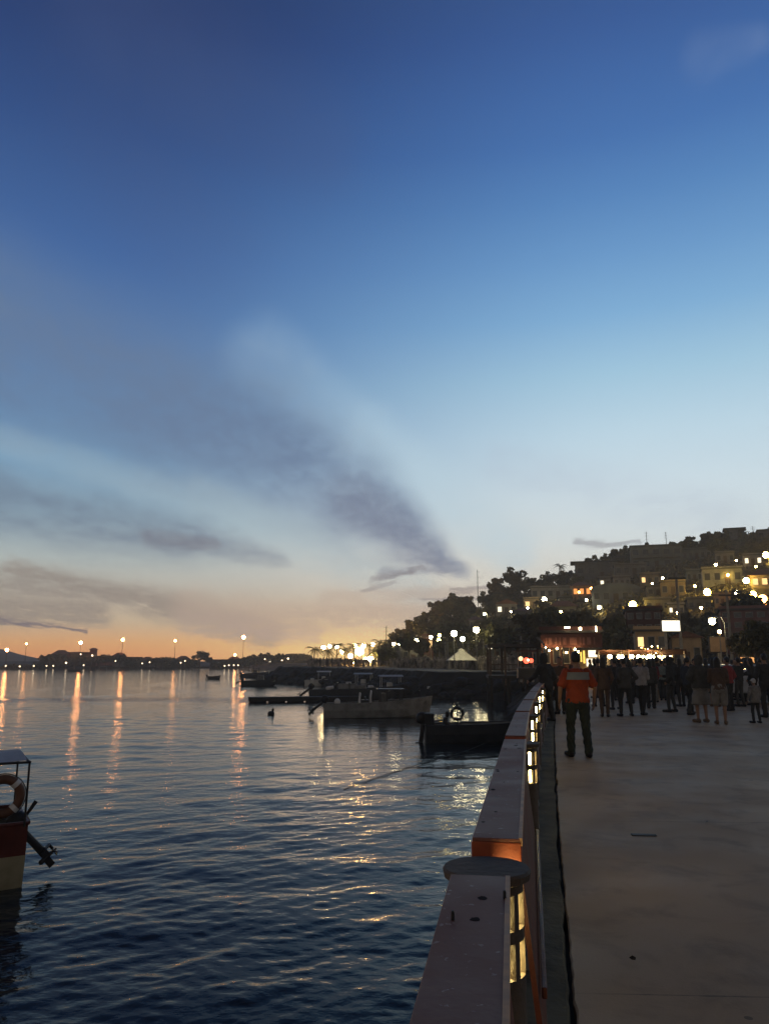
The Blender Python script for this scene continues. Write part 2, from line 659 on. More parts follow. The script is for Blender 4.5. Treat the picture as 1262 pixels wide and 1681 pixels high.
def concrete_floor():
    m = bpy.data.materials.new('promenade concrete')
    m.use_nodes = True
    t = m.node_tree
    k = NB(t)
    pr = t.nodes['Principled BSDF']
    co = k.n('ShaderNodeTexCoord').outputs['Object']
    big = k.noise(co, .35, 5, .6)
    mid = k.noise(co, 1.7, 6, .65, dist=.4)
    fine = k.noise(co, 60, 3, .6)
    c = k.mix(k.smooth(big, .35, .65), (.375, .255, .150), (.405, .280, .168))
    c = k.mix(k.smooth(mid, .46, .70, 0, .75), c, (.22, .148, .092))
    c = k.mix(k.smooth(fine, .3, .7, 0, .25), c, (.34, .235, .15))
    # joints of the slabs, every 3.6 m across and 4.2 m along
    sp = k.n('ShaderNodeSeparateXYZ')
    k.put(sp.inputs[0], co)
    xx = k.m('SUBTRACT', sp.outputs[0], k.m('MULTIPLY', sp.outputs[1], .205))
    jx = k.m('ABSOLUTE', k.m('SUBTRACT', k.m('FRACT', k.m('DIVIDE', xx, 3.6)), .5))
    jy = k.m('ABSOLUTE', k.m('SUBTRACT', k.m('FRACT', k.m('DIVIDE', k.m('ADD', sp.outputs[1], k.m('MULTIPLY', sp.outputs[0], .05)), 4.2)), .5))
    wob = k.m('MULTIPLY', k.m('SUBTRACT', k.noise(co, 7, 3), .5), .006)
    j = k.m('MAXIMUM', k.m('GREATER_THAN', k.m('ADD', jx, wob), .4985), k.m('GREATER_THAN', k.m('ADD', jy, wob), .4982))
    c = k.mix(k.m('MULTIPLY', j, k.smooth(mid, .35, .6, .15, .5)), c, (.045, .04, .036))
    # dried drips, gum
    vo = k.n('ShaderNodeTexVoronoi')
    k.put(vo.inputs['Vector'], co)
    vo.inputs['Scale'].default_value = 1.6
    sepc = k.n('ShaderNodeSeparateColor')
    k.put(sepc.inputs[0], vo.outputs['Color'])
    sz = k.m('MULTIPLY', sepc.outputs[0], .055)
    c = k.mix(k.m('MULTIPLY', k.m('LESS_THAN', vo.outputs['Distance'], sz), .6), c, (.05, .045, .04))
    k.put(pr.inputs['Base Color'], c)
    k.put(pr.inputs['Roughness'], k.smooth(k.noise(co, .8, 5, .6), .3, .7, .5, .7))
    pr.inputs['Specular IOR Level'].default_value = .09
    bn = k.n('ShaderNodeBump')
    bn.inputs['Strength'].default_value = .5
    bn.inputs['Distance'].default_value = .012
    k.put(bn.inputs['Height'], k.m('ADD', k.m('MULTIPLY', mid, .8), k.m('MULTIPLY', fine, .35)))
    k.put(pr.inputs['Normal'], bn.outputs[0])
    return m


CURB = [(-8, -1.58), (3.82, .857), (5.34, 1.17), (6.93, 1.488), (10, 2.13), (18.3, 3.9), (30, 6.5), (44, 9.9)]


def curb_x(y):
    return lerp_tab(CURB, y)


def jag(y, s):
    return .022 * mnoise.noise(Vector((y * 1.7, s, 0))) + .014 * mnoise.noise(Vector((y * 6.5, s, 4))) + .006 * mnoise.noise(Vector((y * 19, s, 8)))


def build_ground():
    # the promenade slab with a broken edge, its face going down into the crack
    mb = MB()
    ys = [y * .06 for y in range(int(-6 / .06), int(20 / .06))] + [20 + i * .5 for i in range(0, 61)]
    rows = []
    for y in ys:
        x = curb_x(y) + jag(y, 1.0)
        rows.append([(x + .004, y, -.08), (x, y, -.012), (x + .01, y, 0), (x + 1.5, y, 0), (x + 60, y, 0)])
    vs = [p for r_ in rows for p in r_]
    fs = []
    for i in range(len(rows) - 1):
        for k in range(4):
            a = i * 5 + k
            fs.append((a, a + 1, a + 6, a + 5))
    tag(mb.add(vs, fs).build('promenade', concrete_floor()), kind='structure')
    # the low concrete curb strip the railing stands on, its face down to the water
    mc = mat('damp curb concrete', (.105, .090, .055), .85, .4, 2.2, bump=.6, bscale=14, spec=.15)
    mb = MB()
    rows = []
    for y in ys:
        if y > 45:
            break
        xs = shore_x(y)
        xc = curb_x(y) + jag(y, 5.0) * .8 - .022 - .02 * max(0, mnoise.noise(Vector((y * .9, 2, 2))))
        z = .012 * mnoise.noise(Vector((y * 2, 7, 0)))
        rows.append([(xs - .06, y, -3.2), (xs - .06, y, -.01), (xs - .04, y, .012), (xc - .012, y, .006 + z), (xc, y, -.012 + z), (xc, y, -.09)])
    vs = [p for r_ in rows for p in r_]
    fs = []
    for i in range(len(rows) - 1):
        for k in range(5):
            a = i * 6 + k
            fs.append((a, a + 1, a + 7, a + 6))
    tag(mb.add(vs, fs).build('curb', mc), kind='structure')
    # land behind: street level rising slightly towards the shore road, then the hill
    mg = mat('street ground', (.085, .078, .068), .85, .3, .5, bump=.4, bscale=6)
    mb = MB()
    yy = [-12 + i * 2 for i in range(28)] + [44 + i * 1.5 for i in range(80)] + [164 + i * 4 for i in range(50)] + [370 + i * 16 for i in range(10)]
    N = 60
    rows = []
    for y in yy:
        x0 = shore_x(y) + (.3 if y < 46 else 0)
        row = []
        for k in range(N):
            x = x0 + (k / (N - 1)) ** 1.9 * (430 - x0)
            z = base_z(y) - (.10 if y < 50 else 0)
            row.append((x, y, z))
        rows.append(row)
    vs = [p for r_ in rows for p in r_]
    fs = []
    for i in range(len(rows) - 1):
        for k in range(N - 1):
            a = i * N + k
            fs.append((a, a + 1, a + N + 1, a + N))
    tag(mb.add(vs, fs).build('ground', mg, smooth=True), kind='structure')
    # rock armour slope of the shore
    mr = mat('dark shore rock', (.026, .024, .019), .85, .5, .8, bump=.8, bscale=3)
    mb = MB()
    rows = []
    y = 44.0
    while y < 500:
        x0 = shore_x(y)
        row = []
        dxs = (shore_x(y + .5) - x0) / .5
        nv = Vector((-1, dxs, 0)).normalized()
        for k, (o, z) in enumerate(((-.8, .06), (.0, .02), (.9, -.5), (1.8, -1.1), (2.8, -1.7), (4.0, -2.8))):
            q = Vector((x0, y, base_z(y) + z if k < 2 else min(z, base_z(y)))) + nv * o
            if k:
                q += Vector((mnoise.noise(q * 1.1), mnoise.noise(q * 1.1 + Vector((5, 5, 5))), .6 * mnoise.noise(q * .9 + Vector((9, 1, 1))))) * .55
            row.append(q)
        rows.append(row)
        y += .5 if y < 150 else 4
    vs = [p for r_ in rows for p in r_]
    fs = []
    for i in range(len(rows) - 1):
        for k in range(5):
            a = i * 6 + k
            fs.append((a, a + 1, a + 7, a + 6))
    tag(mb.add(vs, fs).build('shore_slope', mr), kind='structure')
    # the hill
    mh = mat('hillside scrub and earth', (.075, .062, .034), .95, .5, .12, bump=.7, bscale=1.5, spec=.05)
    mb = MB()
    cols = [au(560 + i * 14) for i in range(112)]
    fr = [i / 46 for i in range(47)] + [1.12, 1.3, 1.6, 2.0, 2.4, 3.0]
    rows = []
    for t in fr:
        row = []
        for a in cols:
            yr, yf = lerp_tab(TAB_YR, a), lerp_tab(TAB_YF, a)
            Y = yf + t * (yr - yf)
            z = hill_z(a * Y, Y)
            row.append((a * Y, Y, z + (.03 if t > .01 else -.25)))
        rows.append(row)
    N = len(cols)
    vs = [p for r_ in rows for p in r_]
    fs = []
    for i in range(len(rows) - 1):
        for k in range(N - 1):
            a = i * N + k
            fs.append((a, a + 1, a + N + 1, a + N))
    tag(mb.add(vs, fs).build('hill', mh, smooth=True), kind='structure')
    # far shore across the bay and a distant headland
    mb = MB()
    pts = [(40, 420), (-40, 392), (-58, 384), (-120, 372), (-200, 340), (-290, 300), (-420, 280)]
    rows = []
    for i, (x, y) in enumerate(pts):
        d = Vector((x, y, 0)).normalized()
        rows.append([Vector((x, y, -3)), Vector((x, y, -1.2)), Vector((x, y, 0)) + d * 3 + Vector((0, 0, -.6)),
                     Vector((x, y, 0)) + d * 60 + Vector((0, 0, 1.4)), Vector((x, y, 0)) + d * 150 + Vector((0, 0, 1.2))])
    vs = [p for r_ in rows for p in r_]
    fs = []
    for i in range(len(rows) - 1):
        for k in range(4):
            a = i * 5 + k
            fs.append((a, a + 5, a + 6, a + 1))
    tag(mb.add(vs, fs).build('far_shore', mr), kind='structure')
    mf = mat('distant headland', (.20, .18, .18), .95, .15, .01)  # paler grey carries the haze of distance in its colour
    mb = MB()
    rows = []
    for i in range(40):
        px = -300 + i * 11
        top = 1066 + 14 * (max(0, px - 0) / 50) ** 1.5 + 3 * math.sin(i * .7) if px > -40 else 1066 + 3 * math.sin(i * .7)
        top = min(top, 1088)
        q0 = P(px, 1090, 600)
        rows.append([(q0.x, 590, -4), (q0.x * .999, 600, P(px, (top + 1088) / 2, 600).z), (q0.x * 1.03, 624, P(px, top, 624).z), (q0.x * 1.05, 690, -4)])
    vs = [p for r_ in rows for p in r_]
    fs = []
    for i in range(len(rows) - 1):
        for k in range(3):
            a = i * 4 + k
            fs.append((a, a + 4, a + 5, a + 1))
    tag(mb.add(vs, fs).build('far_hill', mf, smooth=True), kind='structure')


build_ground()

# ------------------------------------------------------------------ added haze round everything, put in to lift the dark tones
m = bpy.data.materials.new('added haze')
m.use_nodes = True
m.node_tree.nodes.clear()
k = NB(m.node_tree)
vol = k.n('ShaderNodeVolumePrincipled')
vol.inputs['Color'].default_value = (.95, .92, .84, 1)
vol.inputs['Density'].default_value = .00095
vol.inputs['Anisotropy'].default_value = .2
mo = k.n('ShaderNodeOutputMaterial')
m.node_tree.links.new(vol.outputs[0], mo.inputs['Volume'])
hz_ = MB().box((20, 330, 27), (1440, 780, 70)).build('haze', m)
tag(hz_, 'thin added haze over the bay, lifting the dark tones', 'haze', None, 'stuff')
S.cycles.volume_bounces = 0

# ------------------------------------------------------------------ the railing on the promenade edge
def top_paint():
    m = bpy.data.materials.new('dusty faded red paint')
    m.use_nodes = True
    t = m.node_tree
    k = NB(t)
    pr = t.nodes['Principled BSDF']
    co = k.n('ShaderNodeTexCoord').outputs['Object']
    st = k.n('ShaderNodeMapping')
    k.put(st.inputs[0], co)
    st.inputs['Scale'].default_value = (1, .35, 1)
    n1 = k.noise(co, 2.2, 6, .65)
    n2 = k.noise(st.outputs[0], 9, 5, .7)
    c = k.mix(k.smooth(n1, .3, .7), (.150, .052, .034), (.205, .092, .066))
    c = k.mix(k.smooth(n2, .62, .75, 0, .8), c, (.06, .045, .045))
    c = k.mix(k.smooth(k.noise(co, 38, 3), .64, .72, 0, .5), c, (.42, .36, .33))
    k.put(pr.inputs['Base Color'], c)
    k.put(pr.inputs['Roughness'], k.smooth(n1, .3, .7, .5, .7))
    pr.inputs['Specular IOR Level'].default_value = .18
    bn = k.n('ShaderNodeBump')
    bn.inputs['Strength'].default_value = .12
    bn.inputs['Distance'].default_value = .006
    k.put(bn.inputs['Height'], k.noise(co, 45, 4))
    k.put(pr.inputs['Normal'], bn.outputs[0])
    return m


M_top = top_paint()
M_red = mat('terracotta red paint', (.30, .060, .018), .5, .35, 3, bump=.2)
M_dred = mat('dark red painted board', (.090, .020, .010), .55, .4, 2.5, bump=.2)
M_edge = mat('worn lit edge', (.46, .25, .12), .6, .3, 12)  # tan of worn paint, with the edge highlight put into the colour
M_col = mat('weathered column concrete', (.085, .064, .046), .8, .4, 5, bump=.4, bscale=30)
M_lamp = glow_mat('bollard lamp glow', (1.0, .78, .30), 62)
M_gum = mat('dried dark blot', (.028, .022, .022), .95, .3, 9, spec=.05)

CAPZ, CAPW, CAPH = 1.0, .168, .085
SEC = [(-1.4, 2.40, -.42, .19), (2.81, 6.22, .2975, .928), (6.5, 9.42, .978, 1.545), (9.66, 12.3, 1.592, 2.145), (12.58, 15.6, 2.205, 2.85),
       (15.88, 18.9, 2.91, 3.57), (19.18, 22.3, 3.635, 4.37), (22.58, 25.4, 4.44, 5.15)]
SECL = ['nearest mauve topped railing section running out of the bottom of the picture',
        'second railing section with red end face just beyond the nearest round lamp column',
        'third railing section with bright red end face above the dark boat with the lifebuoy',
        'fourth railing section from the front with a faded red top board',
        'fifth railing section from the front, its end face lit orange by a lamp column',
        'sixth railing section from the front, partly lit by the lamp columns',
        'railing section beside the dark figure leaning at the rail',
        'farthest visible railing section beyond the leaning dark figure']
for i, (y0, y1, x0, x1) in enumerate(SEC):
    L = math.hypot(y1 - y0, x1 - x0)
    ang = math.atan2(x1 - x0, y1 - y0)
    rt = empty('railing_section', (x0, y0, 0), -ang)
    tag(rt, SECL[i], 'railing', 'railing sections along the promenade')
    CZ = CAPZ + (.0 if i else -.012)
    MB().box((CAPW / 2, L / 2, CZ - .002), (CAPW - .006, L - .006, .012)).build('top_board', M_top, rt, bevel=.003)
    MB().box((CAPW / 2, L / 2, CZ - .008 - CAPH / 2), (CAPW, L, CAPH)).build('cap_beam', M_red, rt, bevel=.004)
    MB().box((CAPW - .0015, L / 2, CZ - .006), (.013, L - .012, .026)).build('edge_trim', M_edge, rt)
    # slanting side board on the promenade side, then the lower rail
    q = MB()
    x0_, x1_ = CAPW - .03, CAPW + .050
    q.add([(x0_, .24, .90), (x0_ + .02, .24, .90), (x1_ + .02, .24, .16), (x1_, .24, .16), (x0_, L - .30, .90), (x0_ + .02, L - .30, .90), (x1_ + .02, L - .30, .16), (x1_, L - .30, .16)],
          [(0, 1, 2, 3), (7, 6, 5, 4), (1, 5, 6, 2), (0, 3, 7, 4), (0, 4, 5, 1), (3, 2, 6, 7)])
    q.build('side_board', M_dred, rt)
    q = MB()
    q.box((CAPW + .062, L / 2, .40), (.02, L - .70, .04))
    q.build('lower_rail', M_dred, rt, bevel=.005)
    for fy in (.26, L / 2, L - .26):
        q = MB()
        q.box((CAPW * .62, fy, .46), (.06, .09, .88))
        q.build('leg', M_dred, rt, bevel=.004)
        q = MB()
        q.box((CAPW * .62 + .045, fy, .035), (.20, .16, .07), taper=.85)
        q.build('footing', M_conc, rt, bevel=.008)
    if i < 4:
        for k in range(11 if i < 2 else 5):
            bx, by = rnd.uniform(.02, CAPW - .02), rnd.uniform(.2, L - .2)
            r0 = rnd.uniform(.004, .015)
            ex = rnd.uniform(.9, 2.4)
            pts = [(bx + math.cos(a * .393) * r0 * rnd.uniform(.75, 1.15), by + math.sin(a * .393) * r0 * ex * rnd.uniform(.75, 1.15)) for a in range(16)]
            MB().prism(pts, CZ + .0035, CZ + .0048).build('dark_blot', M_gum, rt)
# a dark bolt head and a loose clip on the nearest section
near = [o for o in bpy.data.objects if o.name == 'railing_section'][0]
for (px_, py_) in ((743, 1504), (828, 1470)):
    g = G(px_, py_, CAPZ)
    loc = near.matrix_basis.inverted() @ g
    MB().loft([(loc.x, loc.y, CAPZ - .011, .0045, .006), (loc.x, loc.y, CAPZ + .010, .004, .0055), (loc.x, loc.y, CAPZ + .013, .002, .003)], 8).build('bolt', M_black, near)


def lamp_column(x, y, label, rz=0.0):
    rt = empty('lamp_column', (x, y, 0), rz)
    tag(rt, label, 'lamp column', 'round concrete lamp columns in the railing')
    ro, ri = .112, .088
    n = 64
    zs = [-.05, .30, .655, .665, .765, .80, .90, .91, .93]
    op = []
    for k in range(n):
        a = math.degrees((k + .5) * 2 * math.pi / n)
        a = (a + 180) % 360 - 180
        hole = False
        for cen, half in ((-50, 13), (-15, 13), (22, 13), (58, 13)):
            if abs(a - cen) < half:
                hole = True
        op.append(hole)
    mb = MB()
    vs = []
    for r_ in (ro, ri):
        for z in zs:
            for k in range(n):
                a = 2 * math.pi * k / n
                vs.append((r_ * math.cos(a), r_ * math.sin(a), z))
    nz = len(zs)

    def idx(s, j, k):
        return s * nz * n + j * n + k % n
    fs = []

    def hole(j, k):
        return 0 <= j < nz - 1 and j in (3, 5) and op[k % n]
    for j in range(nz - 1):
        for k in range(n):
            if hole(j, k):
                continue
            fs.append((idx(0, j, k), idx(0, j, k + 1), idx(0, j + 1, k + 1), idx(0, j + 1, k)))
            fs.append((idx(1, j, k), idx(1, j + 1, k), idx(1, j + 1, k + 1), idx(1, j, k + 1)))
    for j in (3, 5):
        for k in range(n):
            if not hole(j, k):
                continue
            fs.append((idx(0, j, k), idx(0, j, k + 1), idx(1, j, k + 1), idx(1, j, k)))
            fs.append((idx(0, j + 1, k), idx(1, j + 1, k), idx(1, j + 1, k + 1), idx(0, j + 1, k + 1)))
            if not hole(j, k - 1):
                fs.append((idx(0, j, k), idx(1, j, k), idx(1, j + 1, k), idx(0, j + 1, k)))
            if not hole(j, k + 1):
                fs.append((idx(0, j, k + 1), idx(0, j + 1, k + 1), idx(1, j + 1, k + 1), idx(1, j, k + 1)))
    for k in range(n):
        fs.append((idx(0, nz - 1, k), idx(0, nz - 1, k + 1), idx(1, nz - 1, k + 1), idx(1, nz - 1, k)))
    mb.add(vs, fs).build('column', M_col, rt)
    MB().loft([(0, 0, .926, .116, .116), (0, 0, .934, .134, .134), (0, 0, .954, .138, .138), (0, 0, .962, .132, .132), (0, 0, .965, .0, .0)], 48).build('disk_cap', M_col, rt)
    MB().loft([(.038, -.010, .668, .036, .036), (.038, -.010, .765, .036, .036)], 20).build('lamp', M_lamp, rt)
    MB().loft([(.038, -.010, .803, .036, .036), (.038, -.010, .899, .036, .036)], 20).build('lamp', M_lamp, rt)
    return rt


COLS = [(2.6, .322, 'round concrete lamp column with a disk cap between the two nearest railing sections'),
        (6.36, 1.035, 'second lamp column from the front, two lit windows stacked at its side'),
        (9.54, 1.655, 'third lamp column from the front, lit slots in a row along the rail'),
        (12.44, 2.262, 'fourth lamp column from the front, at the orange lit end face'),
        (15.74, 2.965, 'fifth lamp column from the front, beside the legs of the leaning figure'),
        (19.04, 3.69, 'sixth lamp column, half hidden by the leaning dark figure'),
        (22.44, 4.49, 'farthest lamp column, hidden behind the leaning dark figure')]
for (y, x, l) in COLS:
    lamp_column(x + (.055 if y > 3 else .0), y, l, R(-12))

# ------------------------------------------------------------------ people
DG = None


def remesh(mb, voxel, smooth_it=2, fold=0.0, seed=0.0):
    me = mb.mesh('tmp')
    bm = bmesh.new()
    bm.from_mesh(me)
    bmesh.ops.recalc_face_normals(bm, faces=bm.faces)
    bm.to_mesh(me)
    bm.free()
    o = bpy.data.objects.new('tmp', me)
    C.objects.link(o)
    m = o.modifiers.new('r', 'REMESH')
    m.mode = 'VOXEL'
    m.voxel_size = voxel
    if smooth_it:
        s = o.modifiers.new('s', 'SMOOTH')
        s.iterations = smooth_it
        s.factor = .5
    dg = bpy.context.evaluated_depsgraph_get()
    out = bpy.data.meshes.new_from_object(o.evaluated_get(dg))
    bpy.data.objects.remove(o)
    bpy.data.meshes.remove(me)
    if fold:
        n = len(out.vertices)
        co = np.empty(n * 3, np.float32)
        no = np.empty(n * 3, np.float32)
        out.vertices.foreach_get('co', co)
        out.vertices.foreach_get('normal', no)
        co = co.reshape(-1, 3)
        no = no.reshape(-1, 3)
        d = np.sin(co[:, 2] * 47 + 9 * np.sin(co[:, 0] * 13 + seed) + seed) * .5 + np.sin(co[:, 2] * 23 + co[:, 0] * 31 + 5 * np.sin(co[:, 1] * 17) + seed * 2) * .5
        co += no * (d * fold)[:, None]
        out.vertices.foreach_set('co', co.ravel())
    out.polygons.foreach_set('use_smooth', [True] * len(out.polygons))
    return out


M_skin = mat('brown skin', (.26, .145, .090), .55, .15, 6)
M_hair = mat('black hair', (.012, .010, .009), .5, .4, 30, bump=.5, bscale=90)


def cloth(name, col, rough=.85, var=.25):
    return mat(name, col, rough, var, 5, bump=.35, bscale=120, spec=.25)


M_shoe = cloth('black shoes', (.014, .014, .015), .6)


def person(loc, rz, label, h=1.72, top=None, bottom=None, style='trousers', armL='down', armR='down', stride=.0, spread=.10, lean=0.0, bulk=1.0,
           hair='short', coat=.0, shoe=None, sleeve='long', group=None, head_turn=0.0, voxel=.012):
    s = h / 1.75
    A = MB()                 # skin: one continuous body
    T, B_, H_ = MB(), MB(), MB()
    SHS = []
    bk = bulk

    def up(p):               # lean of the upper body about the hips (forwards is +y)
        x, y, z = p
        if z < .95:
            return Vector(p)
        dy, dz_ = y, z - .95
        c, q = math.cos(lean), math.sin(lean)
        return Vector((x, dy * c + dz_ * q, .95 + dz_ * c - dy * q))
    # legs
    feet = []
    for sd, st in ((-1, stride), (1, -stride)):
        SH_ = MB()
        SHS.append(SH_)
        hip = Vector((sd * .095, 0, .93))
        ank = Vector((sd * spread, st, .085 + max(0, -st) * .12))
        kn = (hip + ank) / 2 + Vector((sd * .008, .035 + abs(st) * .12, .02))
        A.limb(hip, kn, .078, .055)
        A.limb(kn, ank, .056, .036)
        toe = Vector((sd * (spread + .035), st + .15, .03))
        heel = Vector((sd * spread, st - .05, .04))
        A.limb(ank, toe, .036, .026)
        SH_.limb(heel + Vector((0, 0, .006)), toe + Vector((0, .02, .012)), .047, .042)
        SH_.limb(ank + Vector((0, 0, -.01)), heel + Vector((0, .03, .01)), .046, .046)
        if style == 'trousers':
            B_.limb(hip, kn, .098 * bk, .077)
            B_.limb(kn, ank + Vector((0, 0, .01)), .077, .067)
            B_.limb(ank + Vector((0, -.005, .04)), ank + Vector((0, .0, -.02)), .068, .07)
        elif style == 'slim':
            B_.limb(hip, kn, .092 * bk, .068)
            B_.limb(kn, ank + Vector((0, 0, .03)), .068, .052)
        elif style == 'shorts':
            B_.limb(hip, kn + Vector((0, 0, .02)), .105 * bk, .10)
    if style == 'skirt':
        B_.loft([(0, 0, .46, .20 * bk, .17), (0, 0, .48, .205 * bk, .175), (0, 0, .70, .185 * bk, .15), (0, 0, .92, .165, .12), (0, 0, 1.02, .14, .10)], 20)
    B_.loft([(0, 0, .80, .12 * bk, .095 * bk), (0, 0, .88, .172 * bk, .125 * bk), (0, 0, .96, .168 * bk, .12 * bk), (0, 0, 1.05, .15 * bk, .11 * bk)], 18)
    # torso, neck, head
    tor = [(0, 0, .84, .13, .09), (0, 0, .93, .158, .108), (0, 0, 1.06, .132, .095), (0, .0, 1.22, .158, .105), (0, -.005, 1.36, .170, .100), (0, -.01, 1.44, .115, .07),
           (0, -.005, 1.49, .055, .055)]

    def loft_up(M, rings, kx=1.0, ky=1.0, n=18):
        r2 = []
        for (x, y, z, rx, ry) in rings:
            p = up((x, y, z))
            r2.append((p.x, p.y, p.z, rx * kx, ry * ky))
        M.loft(r2, n)
    loft_up(A, tor)
    hd = up((0, .025, 1.63))
    nk = up((0, .0, 1.47))
    A.limb(nk, up((0, .015, 1.57)), .054, .05)
    A.loft([(hd.x, hd.y + .02, hd.z - .115, .035, .045), (hd.x, hd.y + .012, hd.z - .085, .056, .072), (hd.x, hd.y + .004, hd.z - .03, .070, .090), (hd.x, hd.y, hd.z + .03, .076, .097),
            (hd.x, hd.y - .008, hd.z + .08, .066, .083), (hd.x, hd.y - .01, hd.z + .112, .034, .045)], 16)
    ct, sn = math.cos(head_turn), math.sin(head_turn)
    A.limb(hd + Vector((-sn * .088, ct * .088, .005)), hd + Vector((-sn * .108, ct * .108, -.022)), .009, .013, 6)      # nose
    for sd in (-1, 1):                                                                                              # ears
        A.limb(hd + Vector((sd * .076 * ct, -.005, .012)), hd + Vector((sd * .080 * ct, -.008, -.02)), .013, .010, 6)
    # arms
    SHO = {}
    for sd, pose in ((-1, armL), (1, armR)):
        sh = up((sd * .182, -.005, 1.395))
        if pose == 'down':
            el, wr = up((sd * .225, -.02, 1.12)), up((sd * .215, .05, .88))
        elif pose == 'out':
            el, wr = up((sd * .30, -.03, 1.15)), up((sd * .30, .06, .90))
        elif pose == 'front':
            el, wr = up((sd * .22, .02, 1.12)), up((sd * .08, .24, 1.12))
        elif pose == 'hip':
            el, wr = up((sd * .36, -.05, 1.17)), up((sd * .19, .04, 1.02))
        elif pose == 'raise':
            el, wr = up((sd * .24, .16, 1.26)), up((sd * .10, .30, 1.46))
        elif pose == 'pocket':
            el, wr = up((sd * .265, -.09, 1.13)), up((sd * .17, .06, .95))
        else:
            el, wr = up((sd * .22, .18, 1.18)), up((sd * .20, .40, 1.08))
        A.limb(sh, el, .047, .038)
        A.limb(el, wr, .039, .027)
        d = (wr - el).normalized()
        side = d.cross(Vector((0, 1, 0)) if abs(d.y) < .8 else Vector((0, 0, 1))).normalized()
        nrm = d.cross(side).normalized()
        pm = wr + d * .085
        for k in (-1.2, -.4, .4, 1.2):                                                                             # palm, then four unequal fingers, thumb
            A.limb(wr + d * .015 + nrm * k * .011, pm + nrm * k * .018, .014, .0125, 6)
        curl = side * sd * -1
        for k, ln in ((-1.2, .062), (-.4, .074), (.4, .07), (1.2, .056)):
            b0 = pm + nrm * k * .019
            b1 = b0 + d * ln * .5 + curl * .006 + nrm * k * .003
            b2 = b1 + d * ln * .42 + curl * .022
            A.limb(b0, b1, .0105, .0098, 6)
            A.limb(b1, b2, .0098, .0085, 6)
        t0 = wr + d * .03 - nrm * .020
        t1 = t0 + d * .038 - nrm * .03
        A.limb(t0, t1, .013, .0105, 6)
        A.limb(t1, t1 + d * .034 - nrm * .004 + curl * .01, .0105, .009, 6)
        if sleeve == 'long':
            T.limb(sh, el, .070 * bk, .058 * bk)
            T.limb(el, wr - d * .01, .058 * bk, .047)
        else:
            T.limb(sh, sh + (el - sh) * .75, .072 * bk, .068 * bk)
        T.ball(sh, .074 * bk, 10, 7)
    hem = .90 - coat
    tt = [(0, 0, hem, .182 + coat * .12, .132 + coat * .10), (0, 0, hem + .03, .184 + coat * .1, .134 + coat * .08), (0, 0, 1.0, .172, .125), (0, 0, 1.12, .168, .12), (0, .0, 1.24, .182, .128),
          (0, -.005, 1.36, .192, .122), (0, -.008, 1.43, .140, .09), (0, -.003, 1.475, .074, .068)]
    loft_up(T, tt, bk, bk)
    if hair == 'hood':
        T.loft([(hd.x, hd.y - .02, hd.z - .16, .085, .085), (hd.x, hd.y - .022, hd.z - .06, .104, .105), (hd.x, hd.y - .022, hd.z + .04, .108, .112), (hd.x, hd.y - .03, hd.z + .11, .075, .085), (hd.x, hd.y - .035, hd.z + .142, .03, .035)], 16)
    # hair cap set back on the skull
    hz = hd.z
    if hair in ('short', 'cap'):
        H_.loft([(hd.x, hd.y - .045, hz - .05, .062, .052), (hd.x, hd.y - .032, hz - .01, .080, .074), (hd.x, hd.y - .018, hz + .05, .084, .094), (hd.x, hd.y - .014, hz + .10, .068, .080), (hd.x, hd.y - .014, hz + .132, .028, .036)], 14)
        if hair == 'cap':
            H_.limb((hd.x, hd.y + .07, hz + .055), (hd.x, hd.y + .15, hz + .045), .03, .022, 8)
    elif hair == 'long':
        H_.loft([(hd.x, hd.y - .085, hz - .34, .05, .03), (hd.x, hd.y - .08, hz - .28, .082, .045), (hd.x, hd.y - .06, hz - .12, .092, .062), (hd.x, hd.y - .03, hz - .01, .090, .082), (hd.x, hd.y - .018, hz + .05, .087, .097),
                 (hd.x, hd.y - .014, hz + .10, .070, .082), (hd.x, hd.y - .014, hz + .135, .028, .036)], 14)
    elif hair == 'bun':
        H_.loft([(hd.x, hd.y - .045, hz - .05, .062, .052), (hd.x, hd.y - .032, hz - .01, .080, .074), (hd.x, hd.y - .018, hz + .05, .084, .094), (hd.x, hd.y - .014, hz + .10, .068, .080), (hd.x, hd.y - .014, hz + .132, .028, .036)], 14)
        H_.ball((hd.x, hd.y - .10, hz + .08), .045, 8, 6)
    elif hair == 'hood':
        H_.loft([(hd.x, hd.y - .01, hz + .02, .078, .10), (hd.x, hd.y - .01, hz + .08, .066, .085), (hd.x, hd.y - .01, hz + .112, .03, .04)], 12)
    sd_ = loc[0] * 3.3 + loc[1]
    body = mesh_obj('person', remesh(A, voxel * .8, 2), M_skin)
    body.location = loc
    body.rotation_euler = (0, 0, rz)
    body.scale = (s, s, s)
    tag(body, label, 'person', group)
    mesh_obj('jacket' if sleeve == 'long' else 'shirt', remesh(T, voxel, 2, .009, sd_), top, body)
    mesh_obj(style if style in ('trousers', 'shorts', 'skirt') else 'trousers', remesh(B_, voxel, 2, .010 if style == 'trousers' else .004, sd_ + 2), bottom, body)
    mesh_obj('hair', remesh(H_, voxel * .9, 1, .002), M_hair, body)
    for SH_ in SHS:
        mesh_obj('shoe', remesh(SH_, voxel * .8, 1), shoe or M_shoe, body)
    return body


